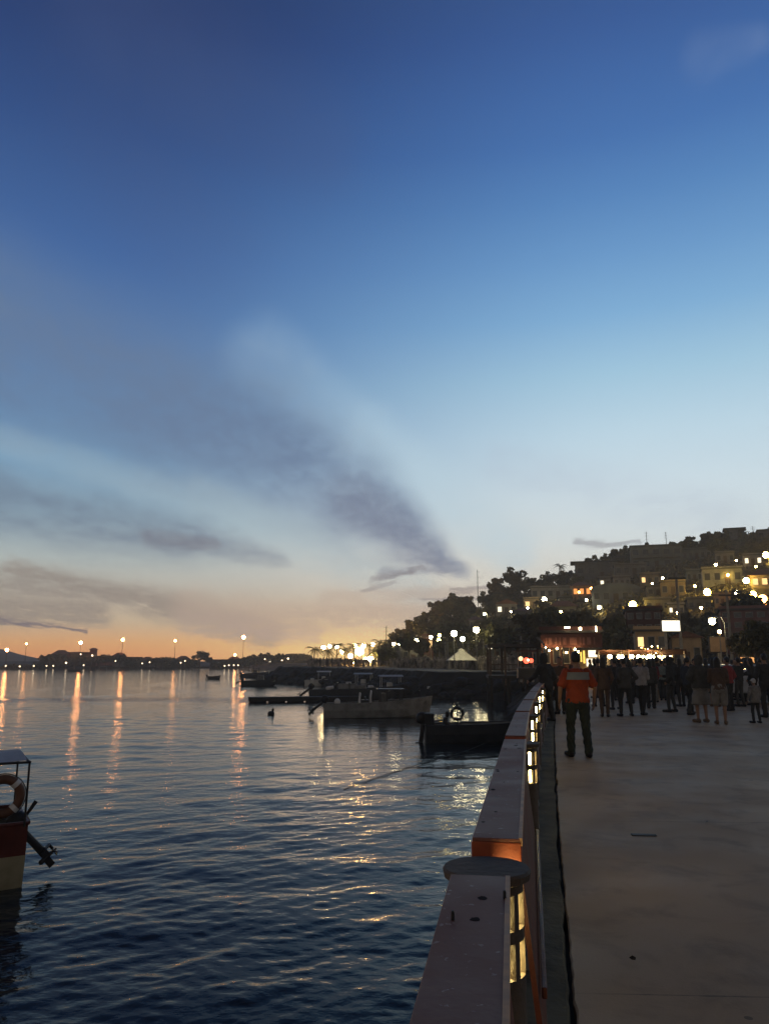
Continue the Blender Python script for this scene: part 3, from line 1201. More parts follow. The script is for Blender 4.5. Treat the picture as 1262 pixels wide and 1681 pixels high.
K_vest = cloth('orange red shirt', (.29, .050, .016), .8, .2)
K_band = cloth('grey reflective band', (.20, .21, .21), .45, .12)
K_olive = cloth('dark olive trousers', (.032, .040, .034), .85)
K_blk = cloth('near black cloth', (.038, .038, .037))
K_navy = cloth('dark navy cloth', (.038, .043, .055))
K_brn = cloth('dark brown cloth', (.085, .055, .040))
K_char = cloth('charcoal cloth', (.068, .067, .062))
K_grey = cloth('mid grey cloth', (.20, .19, .175))
K_pale = cloth('pale grey cloth', (.34, .32, .31))
K_mar = cloth('maroon cloth', (.16, .028, .030))
K_red = cloth('dusky red cloth', (.26, .045, .045))
K_teal = cloth('grey green cloth', (.17, .20, .18))
K_tan = cloth('tan leather', (.15, .095, .05), .7)
K_wht = cloth('off white cloth', (.52, .51, .48))

HP = math.pi
PG = 'people strolling on the promenade'
g = G(952, 1243)
man = person(g, R(3), 'person in orange red shirt with pale band across the back, walking away by the railing', 1.75, K_vest, K_olive, 'trousers', 'out', 'out',
             stride=.07, spread=.13, bulk=1.13, hair='short', sleeve='short', voxel=.009)
# band sewn across the back and chest: a strip following the shirt
mb = MB()
n = 40
vs, fs = [], []
for j, z in enumerate((1.285, 1.32, 1.37, 1.41)):
    for k in range(n):
        a = 2 * math.pi * k / n
        rx = .196 * 1.13 + (.006 if z < 1.33 else .0)
        ry = .130 * 1.13 + .004
        vs.append(((rx + .004) * math.cos(a), -.003 + (ry + .006) * math.sin(a), z))
for j in range(3):
    for k in range(n):
        fs.append((j * n + k, j * n + (k + 1) % n, (j + 1) * n + (k + 1) % n, (j + 1) * n + k))
mb.add(vs, fs).build('reflective_band', K_band, man, smooth=True)
g = G(899, 1184)
person(g, R(38), 'person in a dark hooded jacket leaning against the railing', 1.80, K_blk, K_blk, 'trousers', 'forward', 'pocket', stride=.06, spread=.12, lean=.10, bulk=1.12, hair='hood')
g = G(921, 1172)
person(g, R(150), 'person in dark brown clothes standing between the hooded figure and the person in orange red', 1.72, K_brn, K_blk, 'trousers', 'front', 'down', spread=.1, hair='short')
crowd = []


def pp(px_, py_, rz, label, **kw):
    o = person(G(px_, py_), R(rz), label, group=PG, **kw)
    crowd.append(o)
    return o


pp(993, 1177, -15, 'person in a dark brown jacket just right of the person in orange red', h=1.70, top=K_brn, bottom=K_brn, style='slim', armL='pocket', armR='pocket', spread=.08, hair='long', coat=.1)
pp(1028, 1176, 8, 'person in dark clothes standing with legs apart, left of the one in the pale jacket', h=1.68, top=K_char, bottom=K_blk, style='slim', armL='pocket', armR='hip', spread=.17, bulk=1.15, hair='short', coat=.06)
pp(1055, 1174, -35, 'person in a pale grey jacket and dark trousers seen from the side', h=1.70, top=K_pale, bottom=K_blk, style='slim', armL='front', armR='front', spread=.05, stride=.08, lean=-.03, hair='short')
pp(1075, 1153, 20, 'person in a dark maroon top behind the pale jacket', h=1.66, top=K_mar, bottom=K_grey, style='trousers', armR='down', spread=.09, hair='long')
pp(1089, 1150, -30, 'person in a grey green top with dark trousers standing back in the crowd', h=1.64, top=K_teal, bottom=K_blk, style='slim', armL='front', spread=.09, hair='bun')
pp(1103, 1169, 55, 'slim person in a black hooded top and charcoal leggings facing right', h=1.74, top=K_blk, bottom=K_char, style='slim', armL='pocket', armR='front', spread=.13, stride=.06, hair='hood', coat=.08)
pp(1133, 1173, -60, 'person all in black in mid stride behind the wide dark jacket', h=1.72, top=K_navy, bottom=K_blk, style='trousers', armL='front', armR='pocket', spread=.09, stride=.17, hair='short', bulk=1.06)
pp(1153, 1186, 10, 'broad person in a wide dark jacket over a pale skirt, bare legged', h=1.76, top=K_char, bottom=K_grey, style='skirt', armL='hip', armR='out', spread=.12, bulk=1.32, hair='hood', shoe=K_tan, coat=.02)
pp(1184, 1189, -20, 'person in a dark top and light grey shorts bending slightly, tan boots', h=1.70, top=K_brn, bottom=K_grey, style='shorts', armL='front', armR='front', spread=.10, lean=.16, bulk=1.08, hair='long', shoe=K_tan)
pp(1199, 1167, 40, 'person in a dusky red jacket and dark trousers near the parked car', h=1.72, top=K_red, bottom=K_blk, style='trousers', armL='front', armR='pocket', spread=.11, hair='short', bulk=1.1)
kid = pp(1242, 1187, 15, 'child in a grey coat and white cap near the right edge', h=1.14, top=K_grey, bottom=K_blk, style='slim', armL='out', armR='down', spread=.1, stride=.06, hair='cap', coat=.1, bulk=1.08)
for ch in kid.children:
    if ch.name.startswith('hair'):
        ch.data.materials[0] = K_wht
        ch.name = 'cap'
pp(1262, 1178, 5, 'tall person in near black clothes at the right edge', h=1.80, top=K_blk, bottom=K_blk, style='trousers', armL='out', spread=.1, bulk=1.15, hair='short')
# the people farther back: copies with other clothes
back = [(978, 1146, 30, 0, K_blk, K_brn, 'person in black far behind the shoulder of the person in orange red'),
        (1008, 1150, -20, 2, K_char, K_blk, 'person in charcoal farther back, between the brown jacket and the wide stance'),
        (1043, 1146, 170, 3, K_navy, K_blk, 'person in navy facing the camera, farther back behind the pale jacket'),
        (1064, 1136, 15, 4, K_brn, K_char, 'person in brown far back near the stall lights'),
        (1118, 1142, 190, 1, K_blk, K_navy, 'person in black facing the camera, back between the two black figures'),
        (1127, 1136, 20, 3, K_mar, K_blk, 'person in maroon far back under the lit billboard'),
        (1146, 1140, -30, 2, K_char, K_blk, 'person in charcoal back behind the wide dark jacket'),
        (1170, 1143, 60, 5, K_blk, K_blk, 'person in black back beside the parked pale car'),
        (1172, 1160, -50, 8, K_blk, K_char, 'person in black just behind the one with light grey shorts'),
        (1212, 1150, 100, 1, K_navy, K_blk, 'person in navy beside the parked car near the round tree'),
        (1228, 1152, -15, 3, K_brn, K_blk, 'person in brown behind the child in the grey coat'),
        (1020, 1134, 200, 4, K_grey, K_blk, 'person in grey facing the camera in front of the stall bulbs'),
        (1036, 1130, 90, 1, K_blk, K_char, 'person in black walking across, far back in front of the stalls'),
        (1054, 1129, -10, 0, K_char, K_blk, 'person in charcoal far back by the market stalls'),
        (1080, 1131, 180, 3, K_navy, K_blk, 'person in navy facing the camera by the market stalls'),
        (1096, 1128, 45, 2, K_teal, K_blk, 'person in grey green far back by the billboard post'),
        (1152, 1130, 10, 4, K_brn, K_blk, 'person in brown far back before the tan wall'),
        (1190, 1131, -70, 1, K_blk, K_blk, 'person in black far back under the street lamp'),
        (944, 1142, 0, 2, K_brn, K_blk, 'person in brown beyond the left shoulder of the person in orange red'),
        (970, 1128, 60, 0, K_navy, K_blk, 'person in navy far back in front of the lit kiosk'),
        (1001, 1126, 0, 3, K_blk, K_blk, 'person in black far back by the string of bulbs'),
        (1012, 1165, 25, 1, K_blk, K_blk, 'person in black standing close left of the wide stance figure'),
        (1069, 1163, -20, 3, K_char, K_blk, 'person in charcoal just right of the pale jacket'),
        (1119, 1160, 15, 0, K_blk, K_blk, 'person in black between the hooded slim figure and the one in mid stride'),
        (1143, 1157, 200, 1, K_char, K_blk, 'person in charcoal facing the camera, left behind the wide dark jacket'),
        (1216, 1160, 30, 2, K_blk, K_char, 'person in black between the red jacket and the child'),
        (984, 1160, 10, 1, K_brn, K_blk, 'person in brown close behind the right shoulder of the person in orange red'),
        (1095, 1147, -40, 1, K_blk, K_char, 'person in black behind the slim hooded figure'),
        (1035, 1155, 5, 3, K_brn, K_blk, 'person in brown right behind the wide stance figure'),
        (1162, 1150, -15, 0, K_mar, K_blk, 'person in maroon behind the broad dark jacket'),
        (1205, 1145, 10, 4, K_char, K_blk, 'person in charcoal behind the red jacket'),
        (1237, 1158, 40, 0, K_blk, K_blk, 'person in black just behind the child'),
        (1252, 1150, -25, 2, K_navy, K_blk, 'person in navy between the child and the right edge'),
        (1246, 1140, 20, 5, K_char, K_blk, 'person in charcoal farther back under the round tree')]
for (px_, py_, rz, src, kt, kb, lab) in back:
    s = crowd[src]
    o = copy_tree(s)
    o.location = G(px_, py_)
    o.rotation_euler = (0, 0, R(rz))
    tag(o, lab)
    for ch in o.children:
        ch.material_slots[0].link = 'OBJECT'
        if ch.name.startswith('jacket'):
            ch.material_slots[0].material = kt
        elif ch.name.startswith(('trousers', 'shorts', 'skirt')):
            ch.material_slots[0].material = kb
        elif ch.name.startswith('hair'):
            ch.material_slots[0].material = M_hair
        else:
            ch.material_slots[0].material = ch.data.materials[0]

# ------------------------------------------------------------------ small things on the floor
a, c = G(1038, 1371), G(1074, 1372)
o = empty('slot_drain', (a.x, a.y, 0), math.atan2(c.y - a.y, c.x - a.x))
tag(o, 'short dark slot drain in the middle of the promenade floor', 'drain')
Lq = (c - a).length
MB().box((Lq / 2, 0, .004), (Lq, .035, .008)).build('grate', M_black, o)
MB().box((Lq / 2, .024, .005), (Lq + .03, .012, .010)).box((Lq / 2, -.024, .005), (Lq + .03, .012, .010)).build('frame', M_dark, o)
for (x, y, l, cl) in ((1038, 1580, 'small dark pebble of tar on the near floor at the right', M_gum), (893, 1337, 'pale crumpled paper on the curb strip', K_grey), (1160, 1352, 'pale paper scrap on the floor before the crowd', K_pale)):
    g = G(x, y)
    mb = MB()
    pts = [(math.cos(a * .7) * rnd.uniform(.010, .020), math.sin(a * .7) * rnd.uniform(.010, .022)) for a in range(9)]
    mb.add([(p[0], p[1], .004 + .012 * rnd.random()) for p in pts] + [(0, 0, .024), (0, 0, .001)], [(i, (i + 1) % 9, 9) for i in range(9)] + [((i + 1) % 9, i, 10) for i in range(9)])
    o = mb.build('litter', cl)
    o.location = (g.x, g.y, .012)
    tag(o, l, 'litter')

# ------------------------------------------------------------------ boats
M_hullg = mat('grey blue hull paint', (.235, .24, .23), .45, .3, 1.5)
M_hulld = mat('dark hull paint', (.030, .034, .038), .5, .35, 1.5)
M_hullw = mat('dull white hull paint', (.55, .54, .50), .5, .25, 1.5)
M_cream = mat('cream hull paint', (.38, .345, .22), .5, .25, 2)
M_hred = mat('deep red hull paint', (.11, .024, .018), .5, .3, 2)
M_inner = mat('boat inner deck', (.15, .15, .14), .7, .3, 3)
M_buoyo = mat('orange lifebuoy skin', (.12, .050, .024), .6, .25, 5)
M_tarp = mat('pale canopy cloth', (.34, .34, .36), .7, .15, 3)
M_rope = mat('dark wet rope', (.035, .033, .03), .85, .3, 40)


def hull_rings(L, Bm, D, bow, nst=16):
    """sections from stern (x=0) to bow (x=L): list of lists of (x,y,z); z=0 at the waterline"""
    rings = []
    for i in range(nst + 1):
        t = i / nst
        hw = Bm / 2 * (.86 + .14 * math.sin(min(t / .45, 1) * math.pi / 2)) * (1 - max(0, (t - .45) / .55) ** 2.3 * .985)
        sh = D + bow * t ** 2.2
        kee = -.22 + (max(0, t - .72) / .28) ** 2 * (.30 + bow * .4)
        x = L * t + .0
        prof = [(0, kee), (.42, kee + .05), (.80, kee + .22 + .1 * t), (.95, kee + .22 + (sh - kee - .22) * .52), (1.0, sh)]
        pts = []
        for f, z in prof:
            z = min(z, sh)
            pts.append((x + (z - kee) * .18 * t, hw * f, z))
        rings.append(pts)
    return rings


def hull(L, Bm, D, bow, m, parent, two=None, split=None):
    rings = hull_rings(L, Bm, D, bow)
    n = len(rings[0])

    def shell(lo, hi, name, mm):
        mb = MB()
        vs, fs = [], []
        for r_ in rings:
            row = r_[lo:hi]
            vs += [(x, -y, z) for x, y, z in reversed(row)] + ([(x, y, z) for x, y, z in row] if lo > 0 else [(x, y, z) for x, y, z in row[1:]])
        w = len(vs) // len(rings)
        skip = (hi - lo - 1) if lo > 0 else -1
        for i in range(len(rings) - 1):
            for k in range(w - 1):
                if k == skip:
                    continue
                fs.append((i * w + k, i * w + k + 1, (i + 1) * w + k + 1, (i + 1) * w + k))
        if lo > 0:
            fs.append((0, w // 2 - 1, w // 2, w - 1))
        else:
            fs.append(tuple(range(w)))
        return mb.add(vs, fs).build(name, mm, parent, smooth=False)
    if two is None:
        shell(0, n, 'hull', m)
    else:
        shell(0, n - 1, 'hull', m)
        shell(n - 2, n, 'topside', two)
    # inner deck and gunwale
    mb = MB()
    vs, fs = [], []
    for r_ in rings[:-1]:
        x, y, z = r_[-1]
        vs += [(x + .01, -y * .93, z - .01), (x + .01, -y * .86, max(.16, z - .42)), (x + .01, y * .86, max(.16, z - .42)), (x + .01, y * .93, z - .01)]
    for i in range(len(rings) - 2):
        for k in range(3):
            a = i * 4 + k
            fs.append((a, a + 4, a + 5, a + 1))
    fs.append((0, 1, 2, 3))
    mb.add(vs, fs).build('inner_deck', M_inner, parent)
    mb = MB()
    for sgn in (-1, 1):
        mb.path([(r_[-1][0], sgn * r_[-1][1] * .985, r_[-1][2] + .012) for r_ in rings], .032, 6)
    mb.path([(0, -rings[0][-1][1], rings[0][-1][2] + .012), (0, rings[0][-1][1], rings[0][-1][2] + .012)], .032, 6)
    mb.build('gunwale', two or m, parent)
    for fx in (.22, .48, .70):
        r_ = rings[int(fx * 16)][-1]
        MB().box((r_[0], 0, r_[2] - .16), (.24, r_[1] * 1.74, .04)).build('thwart', M_wood, parent)
    return rings


def outboard(parent, x, z, tilt=0.0, s=1.0, m=None, y=0.0, turn=0.0):
    o = empty('outboard_motor', (x, y, z), turn)
    o.parent = parent
    rot = Matrix.Rotation(tilt, 3, 'Y')

    def tr(mb):
        mb.v = [tuple(rot @ (Vector(p) * s)) for p in mb.v]
        return mb
    mm = m or M_black
    tr(MB().loft([(-.16, 0, .12, .10, .09), (-.20, 0, .16, .19, .14), (-.22, 0, .34, .21, .15), (-.20, 0, .46, .18, .13), (-.17, 0, .52, .10, .08)], 14)).build('cowling', mm, o, smooth=True)
    tr(MB().loft([(-.20, 0, -.62, .085, .03), (-.18, 0, -.2, .075, .045), (-.16, 0, .14, .085, .06)], 10)).build('motor_leg', M_dark, o)
    tr(MB().limb((-.34, 0, -.66), (-.06, 0, -.66), .03, .055, 8).box((-.26, 0, -.50), (.26, .16, .015)).box((-.17, 0, -.78), (.14, .012, .2))).build('gearcase', M_dark, o)
    pb = MB()
    for k in range(3):
        a = k * 2.094
        pb.box((-.37, math.cos(a) * .09, -.66 + math.sin(a) * .09), (.02, .11, .075), M=Matrix.Rotation(a, 3, 'X') @ Matrix.Rotation(.5, 3, 'Y'))
    pb.limb((-.41, 0, -.66), (-.34, 0, -.66), .02, .03, 8)
    tr(pb).build('propeller', M_dark, o)
    tr(MB().path([(-.02, 0, .18), (.18, 0, .22), (.52, .03, .30)], [.025, .022, .028], 8)).build('tiller_handle', M_black, o)
    tr(MB().box((.0, 0, .03), (.09, .22, .24))).build('clamp', M_steel, o)
    return o


def lifebuoy(loc, rz, label, rr=.29, r2=.075, m=None):
    o = empty('lifebuoy', loc, rz)
    tag(o, label, 'lifebuoy')
    MB().torus((0, 0, 0), rr, r2).build('ring', m or M_buoyo, o, smooth=True)
    for k in range(4):
        a = k * math.pi / 2 + .785
        q = MB()
        t = Vector((-math.sin(a), 0, math.cos(a)))
        c = Vector((math.cos(a) * rr, 0, math.sin(a) * rr))
        q.path([c - t * .035, c + t * .035], r2 + .006, 12)
        q.build('band', M_white if m is None else M_inner, o)
    MB().torus((0, 0, 0), rr + r2 + .012, .008, 'Y', 32, 6).build('grab_line', M_rope, o)
    return o


# near boat at the left edge: stern to the right, cream hull, red topside, canopy frame
bx = G(38, 1462, WZ)
BH = R(180 + 30)
cx_, cy_ = 0.0, .86
bo = empty('moored_boat', (bx.x - (cx_ * math.cos(BH) - cy_ * math.sin(BH)), bx.y - (cx_ * math.sin(BH) + cy_ * math.cos(BH)), WZ), BH)
tag(bo, 'cream boat with deep red topside and tube canopy cut by the left edge', 'boat')
rg = hull(6.4, 2.0, .98, .35, M_cream, bo, two=M_hred)
cz = 1.92
fr = MB()
posts = [(.06, -.90), (.06, .90), (2.6, -.95), (2.6, .95)]
for (x, y) in posts:
    MB().path([(x, y, .95), (x, y, cz)], .017, 8).build('canopy_post', M_black, bo)
fr.path([(.06, -.90, cz), (.06, .90, cz)], .02, 8).path([(2.6, -.95, cz + .02), (2.6, .95, cz + .02)], .02, 8)
for y in (-.92, .92):
    fr.path([(.04, y, cz), (2.7, y, cz + .01)], .02, 8)
fr.path([(.06, 0, cz), (2.6, 0, cz + .06)], .02, 8)
fr.build('canopy_frame', M_black, bo)
q = MB()
vs, fs = [], []
for i in range(9):
    for k in range(9):
        u, w = i / 8, k / 8
        vs.append((.1 + 2.4 * u, -.88 + 1.76 * w, cz + .035 + .05 * math.sin(math.pi * w) - .02 * math.sin(math.pi * u * 3)))
for i in range(8):
    for k in range(8):
        fs.append((i * 9 + k, i * 9 + k + 1, (i + 1) * 9 + k + 1, (i + 1) * 9 + k))
cn_ = q.add(vs, fs).build('canopy', M_tarp, bo)
sol = cn_.modifiers.new('t', 'SOLIDIFY')
sol.thickness = .006
MB().box((1.25, 0, 1.0), (.6, .7, .75)).box((1.25, 0, 1.40), (.5, .6, .05)).build('console', M_hred, bo, bevel=.03)
om = outboard(bo, .06, .62, R(40), .80, y=.30, turn=R(8))
MB().path([(-.02, 0, .28), (-.10, 0, .42), (-.22, 0, .60)], [.022, .026, .034], 8).build('tiller_handle', M_black, om)
bpy.context.view_layer.update()
lb = bo.matrix_world @ Vector((.42, 1.0, 1.44))
lifebuoy(lb, R(30), 'orange brown lifebuoy hung under the canopy of the cream boat', .255, .07)

# panga in the middle: grey hull, canopy, console arch, motor tilted up at the left
bx = G(531, 1178, WZ)
pa = empty('fishing_boat', (bx.x, bx.y, WZ), R(4))
tag(pa, 'grey open fishing boat with centre arch and tilted motor, between pontoon and dark boat', 'boat')
Lp = (705 - 531) / F * bx.y * .975
rg = hull(Lp, 1.9, .86, .42, M_hullg, pa)
outboard(pa, -.04, .72, R(48), 1.15)
MB().path([(2.25, -.55, .5), (2.25, -.5, 1.1), (2.3, -.3, 1.48), (2.3, .3, 1.48), (2.25, .5, 1.1), (2.25, .55, .5)], .05, 8).build('roll_arch', M_white, pa)
MB().path([(2.95, -.6, .5), (2.95, -.55, 1.3), (3.0, -.3, 1.62), (3.0, .3, 1.62), (2.95, .55, 1.3), (2.95, .6, .5)], .045, 8).build('roll_arch', M_white, pa)
MB().box((2.6, 0, .75), (.6, .7, .7), taper=.85).box((2.62, 0, 1.15), (.1, .55, .25)).build('console', M_hulld, pa, bevel=.04)
for (x, y) in ((3.55, -.7), (3.55, .7), (3.95, -.7), (3.95, .7), (4.9, -.62), (4.9, .62)):
    MB().path([(x, y, .6), (x, y, 1.72)], .04, 8).build('canopy_post', M_dark, pa)
MB().box((4.2, 0, 1.745), (1.75, 1.55, .05)).build('canopy_roof', M_hulld, pa, bevel=.015)
MB().box((3.75, 0, 1.05), (.3, 1.1, .9)).build('locker', M_inner, pa, bevel=.02)
MB().box((5.55, 0, .95), (.85, 1.0, .06)).build('fore_deck', M_hullg, pa)
MB().ball((.85, -.3, .98), .19, 10, 8, (1, .8, 1.1)).build('white_tank', M_white, pa, smooth=True)

# dark boat with the lifebuoy, bow hidden behind the railing
bx = G(697, 1219, WZ)
pc = empty('rowing_boat', (bx.x, bx.y, WZ), R(1.5))
tag(pc, 'dark open boat with a square black motor, its bow hidden behind the railing', 'boat')
hull(4.75, 1.65, .76, .18, M_hulld, pc)
om = outboard(pc, .12, .62, R(4), 1.25)
MB().box((.20, 0, .98), (.42, .5, .55)).build('motor_box', M_black, pc, bevel=.05)
MB().path([(1.42, -.1, .2), (1.42, -.1, 1.02)], .025, 8).build('buoy_post', M_dark, pc)
MB().limb((1.42, -.1, 1.60), (1.42, -.1, 1.63), .055, .07, 8).path([(1.42, -.1, 1.0), (1.42, -.04, 1.62)], .018, 6).build('post_knob', M_dark, pc)
bpy.context.view_layer.update()
lb = pc.matrix_world @ Vector((1.42, -.14, 1.23))
lifebuoy(lb, R(1.5), 'black lifebuoy ring standing upright on the dark open boat', .245, .062, M_black)
st = person(pc.matrix_world @ Vector((.84, 0, -.12)), R(-80), 'person hunched in dark clothes in the dark boat, left of the black lifebuoy', 1.45, K_blk, K_blk, 'trousers', 'front', 'front', spread=.1, lean=.30, hair='hood')

# boat behind the panga, motor tilted at its left end
bx = G(509, 1149, WZ)
pd = empty('fishing_boat', (bx.x, bx.y, WZ), R(-3))
tag(pd, 'low brown grey open boat moored behind the grey fishing boat, motor tilted up', 'boat')
hull(7.6, 1.9, .88, .35, M_hulld, pd)
outboard(pd, -.04, .75, R(50), 1.3)
MB().limb((1.6, 0, 1.05), (2.0, .1, 1.12), .18, .16).build('white_cover', M_white, pd, smooth=True)
for x in (2.5, 3.6):
    MB().path([(x, -.6, .6), (x, -.6, 1.55)], .03, 6).path([(x, .6, .6), (x, .6, 1.55)], .03, 6).path([(x, -.6, 1.55), (x, .6, 1.55)], .03, 6).build('hoop', M_dark, pd)
MB().box((4.6, 0, 1.0), (1.2, 1.0, .7), taper=.8).build('cabin', M_inner, pd, bevel=.05)


def far_boat(px_, py_, L, D, label, rz=0.0, m=None, cabin=True, name='small_boat'):
    g_ = G(px_, py_, WZ)
    o = empty(name, (g_.x, g_.y, WZ), R(rz))
    tag(o, label, 'boat', 'small boats moored off the shore')
    hull(L, L * .29, D, D * .5, m or M_hulld, o)
    outboard(o, -.04, D * .8, R(60 if L > 3 else 10), .9)
    if cabin:
        MB().box((L * .55, 0, D + .35), (L * .2, L * .2, .9), taper=.8).build('console', M_inner, o, bevel=.04)
        for sx in (.42, .68):
            MB().path([(L * sx, -L * .1, D * .6), (L * sx, -L * .1, D + 1.1)], .035, 6).path([(L * sx, L * .1, D * .6), (L * sx, L * .1, D + 1.1)], .035, 6).build('post', M_dark, o)
        MB().box((L * .55, 0, D + 1.12), (L * .34, L * .26, .05)).build('canopy', M_hulld, o)
    return o


far_boat(396, 1126, 5.0, .7, 'dark open boat in the orange light streak under the tall far lamp', 2)
far_boat(428, 1119, 4.6, .6, 'dark low boat just behind and right of the one in the light streak', -4, cabin=False)
far_boat(394, 1112, 6.0, .8, 'farthest of the moored boats left of the rocky point', 3)
far_boat(437, 1112, 5.6, .8, 'dark boat with a pale cabin nearest the rocky point', -6, M_hullw)
far_boat(341, 1115, 2.4, .5, 'tiny dinghy alone on the open water of the bay', 8, cabin=False)
far_boat(113, 1103, 4.0, .6, 'tiny dark boat close under the far shore at the left', 5, cabin=False)
# more boats moored in front of the shore
def harbour_boat(px_, py_, L, rz, m, label, roof, name='fishing_boat'):
    g_ = G(px_, py_, WZ)
    o = empty(name, (g_.x, g_.y, WZ), R(rz))
    tag(o, label, 'boat', 'open boats moored in front of the shore')
    hull(L, L * .27, .8, .38, m, o)
    outboard(o, -.04, .68, R(52), 1.05)
    MB().box((L * .5, 0, .95), (.6, .7, .8), taper=.85).build('console', M_hullw, o, bevel=.04)
    MB().box((L * .53, 0, 1.45), (.06, .62, .3)).build('windscreen', M_glass, o)
    if roof:
        for sx in (.36, .66):
            for sy in (-.1, .1):
                MB().path([(L * sx, L * sy, .6), (L * sx, L * sy, 1.95)], .03, 6).build('canopy_post', M_white, o)
        mb = MB()
        vs, fs = [], []
        for i in range(7):
            for kx in (L * .32, L * .70):
                a = i / 6
                vs.append((kx, L * .13 * (2 * a - 1), 1.95 + .16 * math.sin(math.pi * a)))
        for i in range(6):
            fs.append((2 * i, 2 * i + 1, 2 * i + 3, 2 * i + 2))
        c_ = mb.add(vs, fs).build('canopy', m if roof == 1 else M_tarp, o)
        sd = c_.modifiers.new('t', 'SOLIDIFY')
        sd.thickness = .04
    MB().box((L * .2, 0, .88), (.5, .8, .35)).build('locker', M_white, o, bevel=.04)
    MB().ball((L * .78, .1, 1.05), .2, 8, 6).build('fender', M_buoyo, o, smooth=True)
    MB().path([(L * .97, 0, 1.1), (L * 1.12, .3, .5), (L * 1.3, .7, -.1)], .02, 5).build('bow_line', M_rope, o)
    return o


harbour_boat(588, 1143, 6.4, 8, M_hullw, 'pale open boat with a cloth canopy right behind the grey fishing boat', 2)
harbour_boat(556, 1134, 6.0, -10, M_hullg, 'grey open boat with a flat canopy near the rocks left of the pale canopy boat', 1)
harbour_boat(640, 1137, 5.6, 14, M_hullg, 'grey boat without canopy close under the rocks below the white tent', 0)
harbour_boat(500, 1126, 5.4, 5, M_hullw, 'pale boat close to the tip of the rocky point', 1)
harbour_boat(690, 1145, 4.6, -6, M_hulld, 'dark boat without canopy tied under the rocks, nearest the dark lifebuoy boat', 0)
# float and pontoon
g = G(445, 1173, WZ)
o = empty('mooring_float', (g.x, g.y, WZ))
tag(o, 'small black mooring float with a knob on top, left of the grey fishing boat', 'float')
MB().ball((0, 0, .08), .21, 12, 8, (1.15, 1, .75)).build('float_body', M_black, o, smooth=True)
MB().limb((.10, 0, .24), (.12, 0, .33), .07, .09).build('knob', M_black, o, smooth=True)
a, c = G(408, 1153, WZ), G(590, 1151, WZ)
o = empty('pontoon', (a.x, a.y, WZ), math.atan2(c.y - a.y, c.x - a.x))
Lq = (c - a).length
tag(o, 'long low dark floating pontoon reaching left from behind the grey fishing boat', 'pontoon')
MB().box((Lq / 2, 0, .27), (Lq, 1.6, .34)).build('deck', mat('dark wet timber', (.022, .02, .017), .8, .3, 3), o)
for k in range(6):
    MB().limb((Lq * (k + .2) / 6, .0, .10), (Lq * (k + .8) / 6, .0, .10), .27, .27, 12).build('float_drum', M_black, o)
# mooring line in the water
pts = []
p0, p1, p2 = P(806, 1216, 33.6), P(660, 1277, 27.0), G(520, 1322, WZ - .12)
for i in range(33):
    t = i / 32
    q = p0 * (1 - t) ** 2 + p1 * 2 * t * (1 - t) + p2 * t * t
    if t < .9 and q.z < WZ + .03:
        q.z = WZ + .03 + .012 * math.sin(i * 2.2)
    pts.append(q)
tag(MB().path(pts, .011, 6).build('mooring_line', M_rope), 'dark mooring line lying slack on the water left of the railing', 'rope')

# ------------------------------------------------------------------ vegetation kinds
def crown_mesh(seed, rx, ry, rz, nclump, nleaf, leaf, cz):
    g_ = np.random.default_rng(seed)
    V = []
    Fc = []
    for c in range(nclump):
        d = g_.normal(size=3)
        d /= np.linalg.norm(d)
        d[2] = d[2] * .8 + .12
        rr = g_.uniform(.35, .92)
        cc = d * np.array([rx, ry, rz]) * rr
        cr = g_.uniform(.26, .48) * (rx + ry) / 2 * (1.15 - .45 * rr)
        k = int(nleaf / nclump)
        dd = g_.normal(size=(k, 3))
        dd /= np.linalg.norm(dd, axis=1)[:, None]
        pos = cc + dd * (cr * g_.uniform(.45, 1.08, k) ** .6)[:, None] * np.array([1, 1, .8])
        for p in pos:
            u = g_.normal(size=3)
            u /= np.linalg.norm(u)
            w = np.cross(u, g_.normal(size=3))
            w /= np.linalg.norm(w)
            s = leaf * g_.uniform(.6, 1.35)
            q = p + np.array([0, 0, cz])
            n0 = len(V)
            V += [tuple(q - u * s), tuple(q + w * s * .55), tuple(q + u * s), tuple(q - w * s * .55)]
            Fc.append((n0, n0 + 1, n0 + 2, n0 + 3))
    me = bpy.data.meshes.new('crown')
    me.from_pydata(V, [], Fc)
    me.update()
    return me


def trunk_mb(h, r, seed, limbs=4, spread=1.2):
    g_ = random.Random(seed)
    mb = MB()
    b_ = Vector((g_.uniform(-.2, .2), g_.uniform(-.2, .2), h))
    mb.path([(0, 0, -1.0), (0, 0, .1), (b_.x * .4, b_.y * .4, h * .5), b_], [r * 1.5, r * 1.15, r * .9, r * .7], 8)
    for k in range(limbs):
        a = k * 6.283 / limbs + g_.uniform(-.4, .4)
        e = b_ + Vector((math.cos(a) * spread, math.sin(a) * spread, g_.uniform(.5, 1.3) * spread))
        m_ = b_ * .5 + e * .5 + Vector((0, 0, .15))
        mb.path([b_ - Vector((0, 0, .2)), m_, e], [r * .6, r * .42, r * .2], 6)
    return mb


def tree_kind(seed, h, rx, rz, mleaf, nclump=16, nleaf=1100, leaf=.34):
    rt = empty('tree', (0, 0, 0))
    mesh_obj('crown', crown_mesh(seed, rx, rx, rz, nclump, nleaf, leaf, h + rz * .75), mleaf, rt)
    trunk_mb(h, .10 + rx * .03, seed, 5, rx * .55).build('trunk', M_trunk, rt)
    return rt


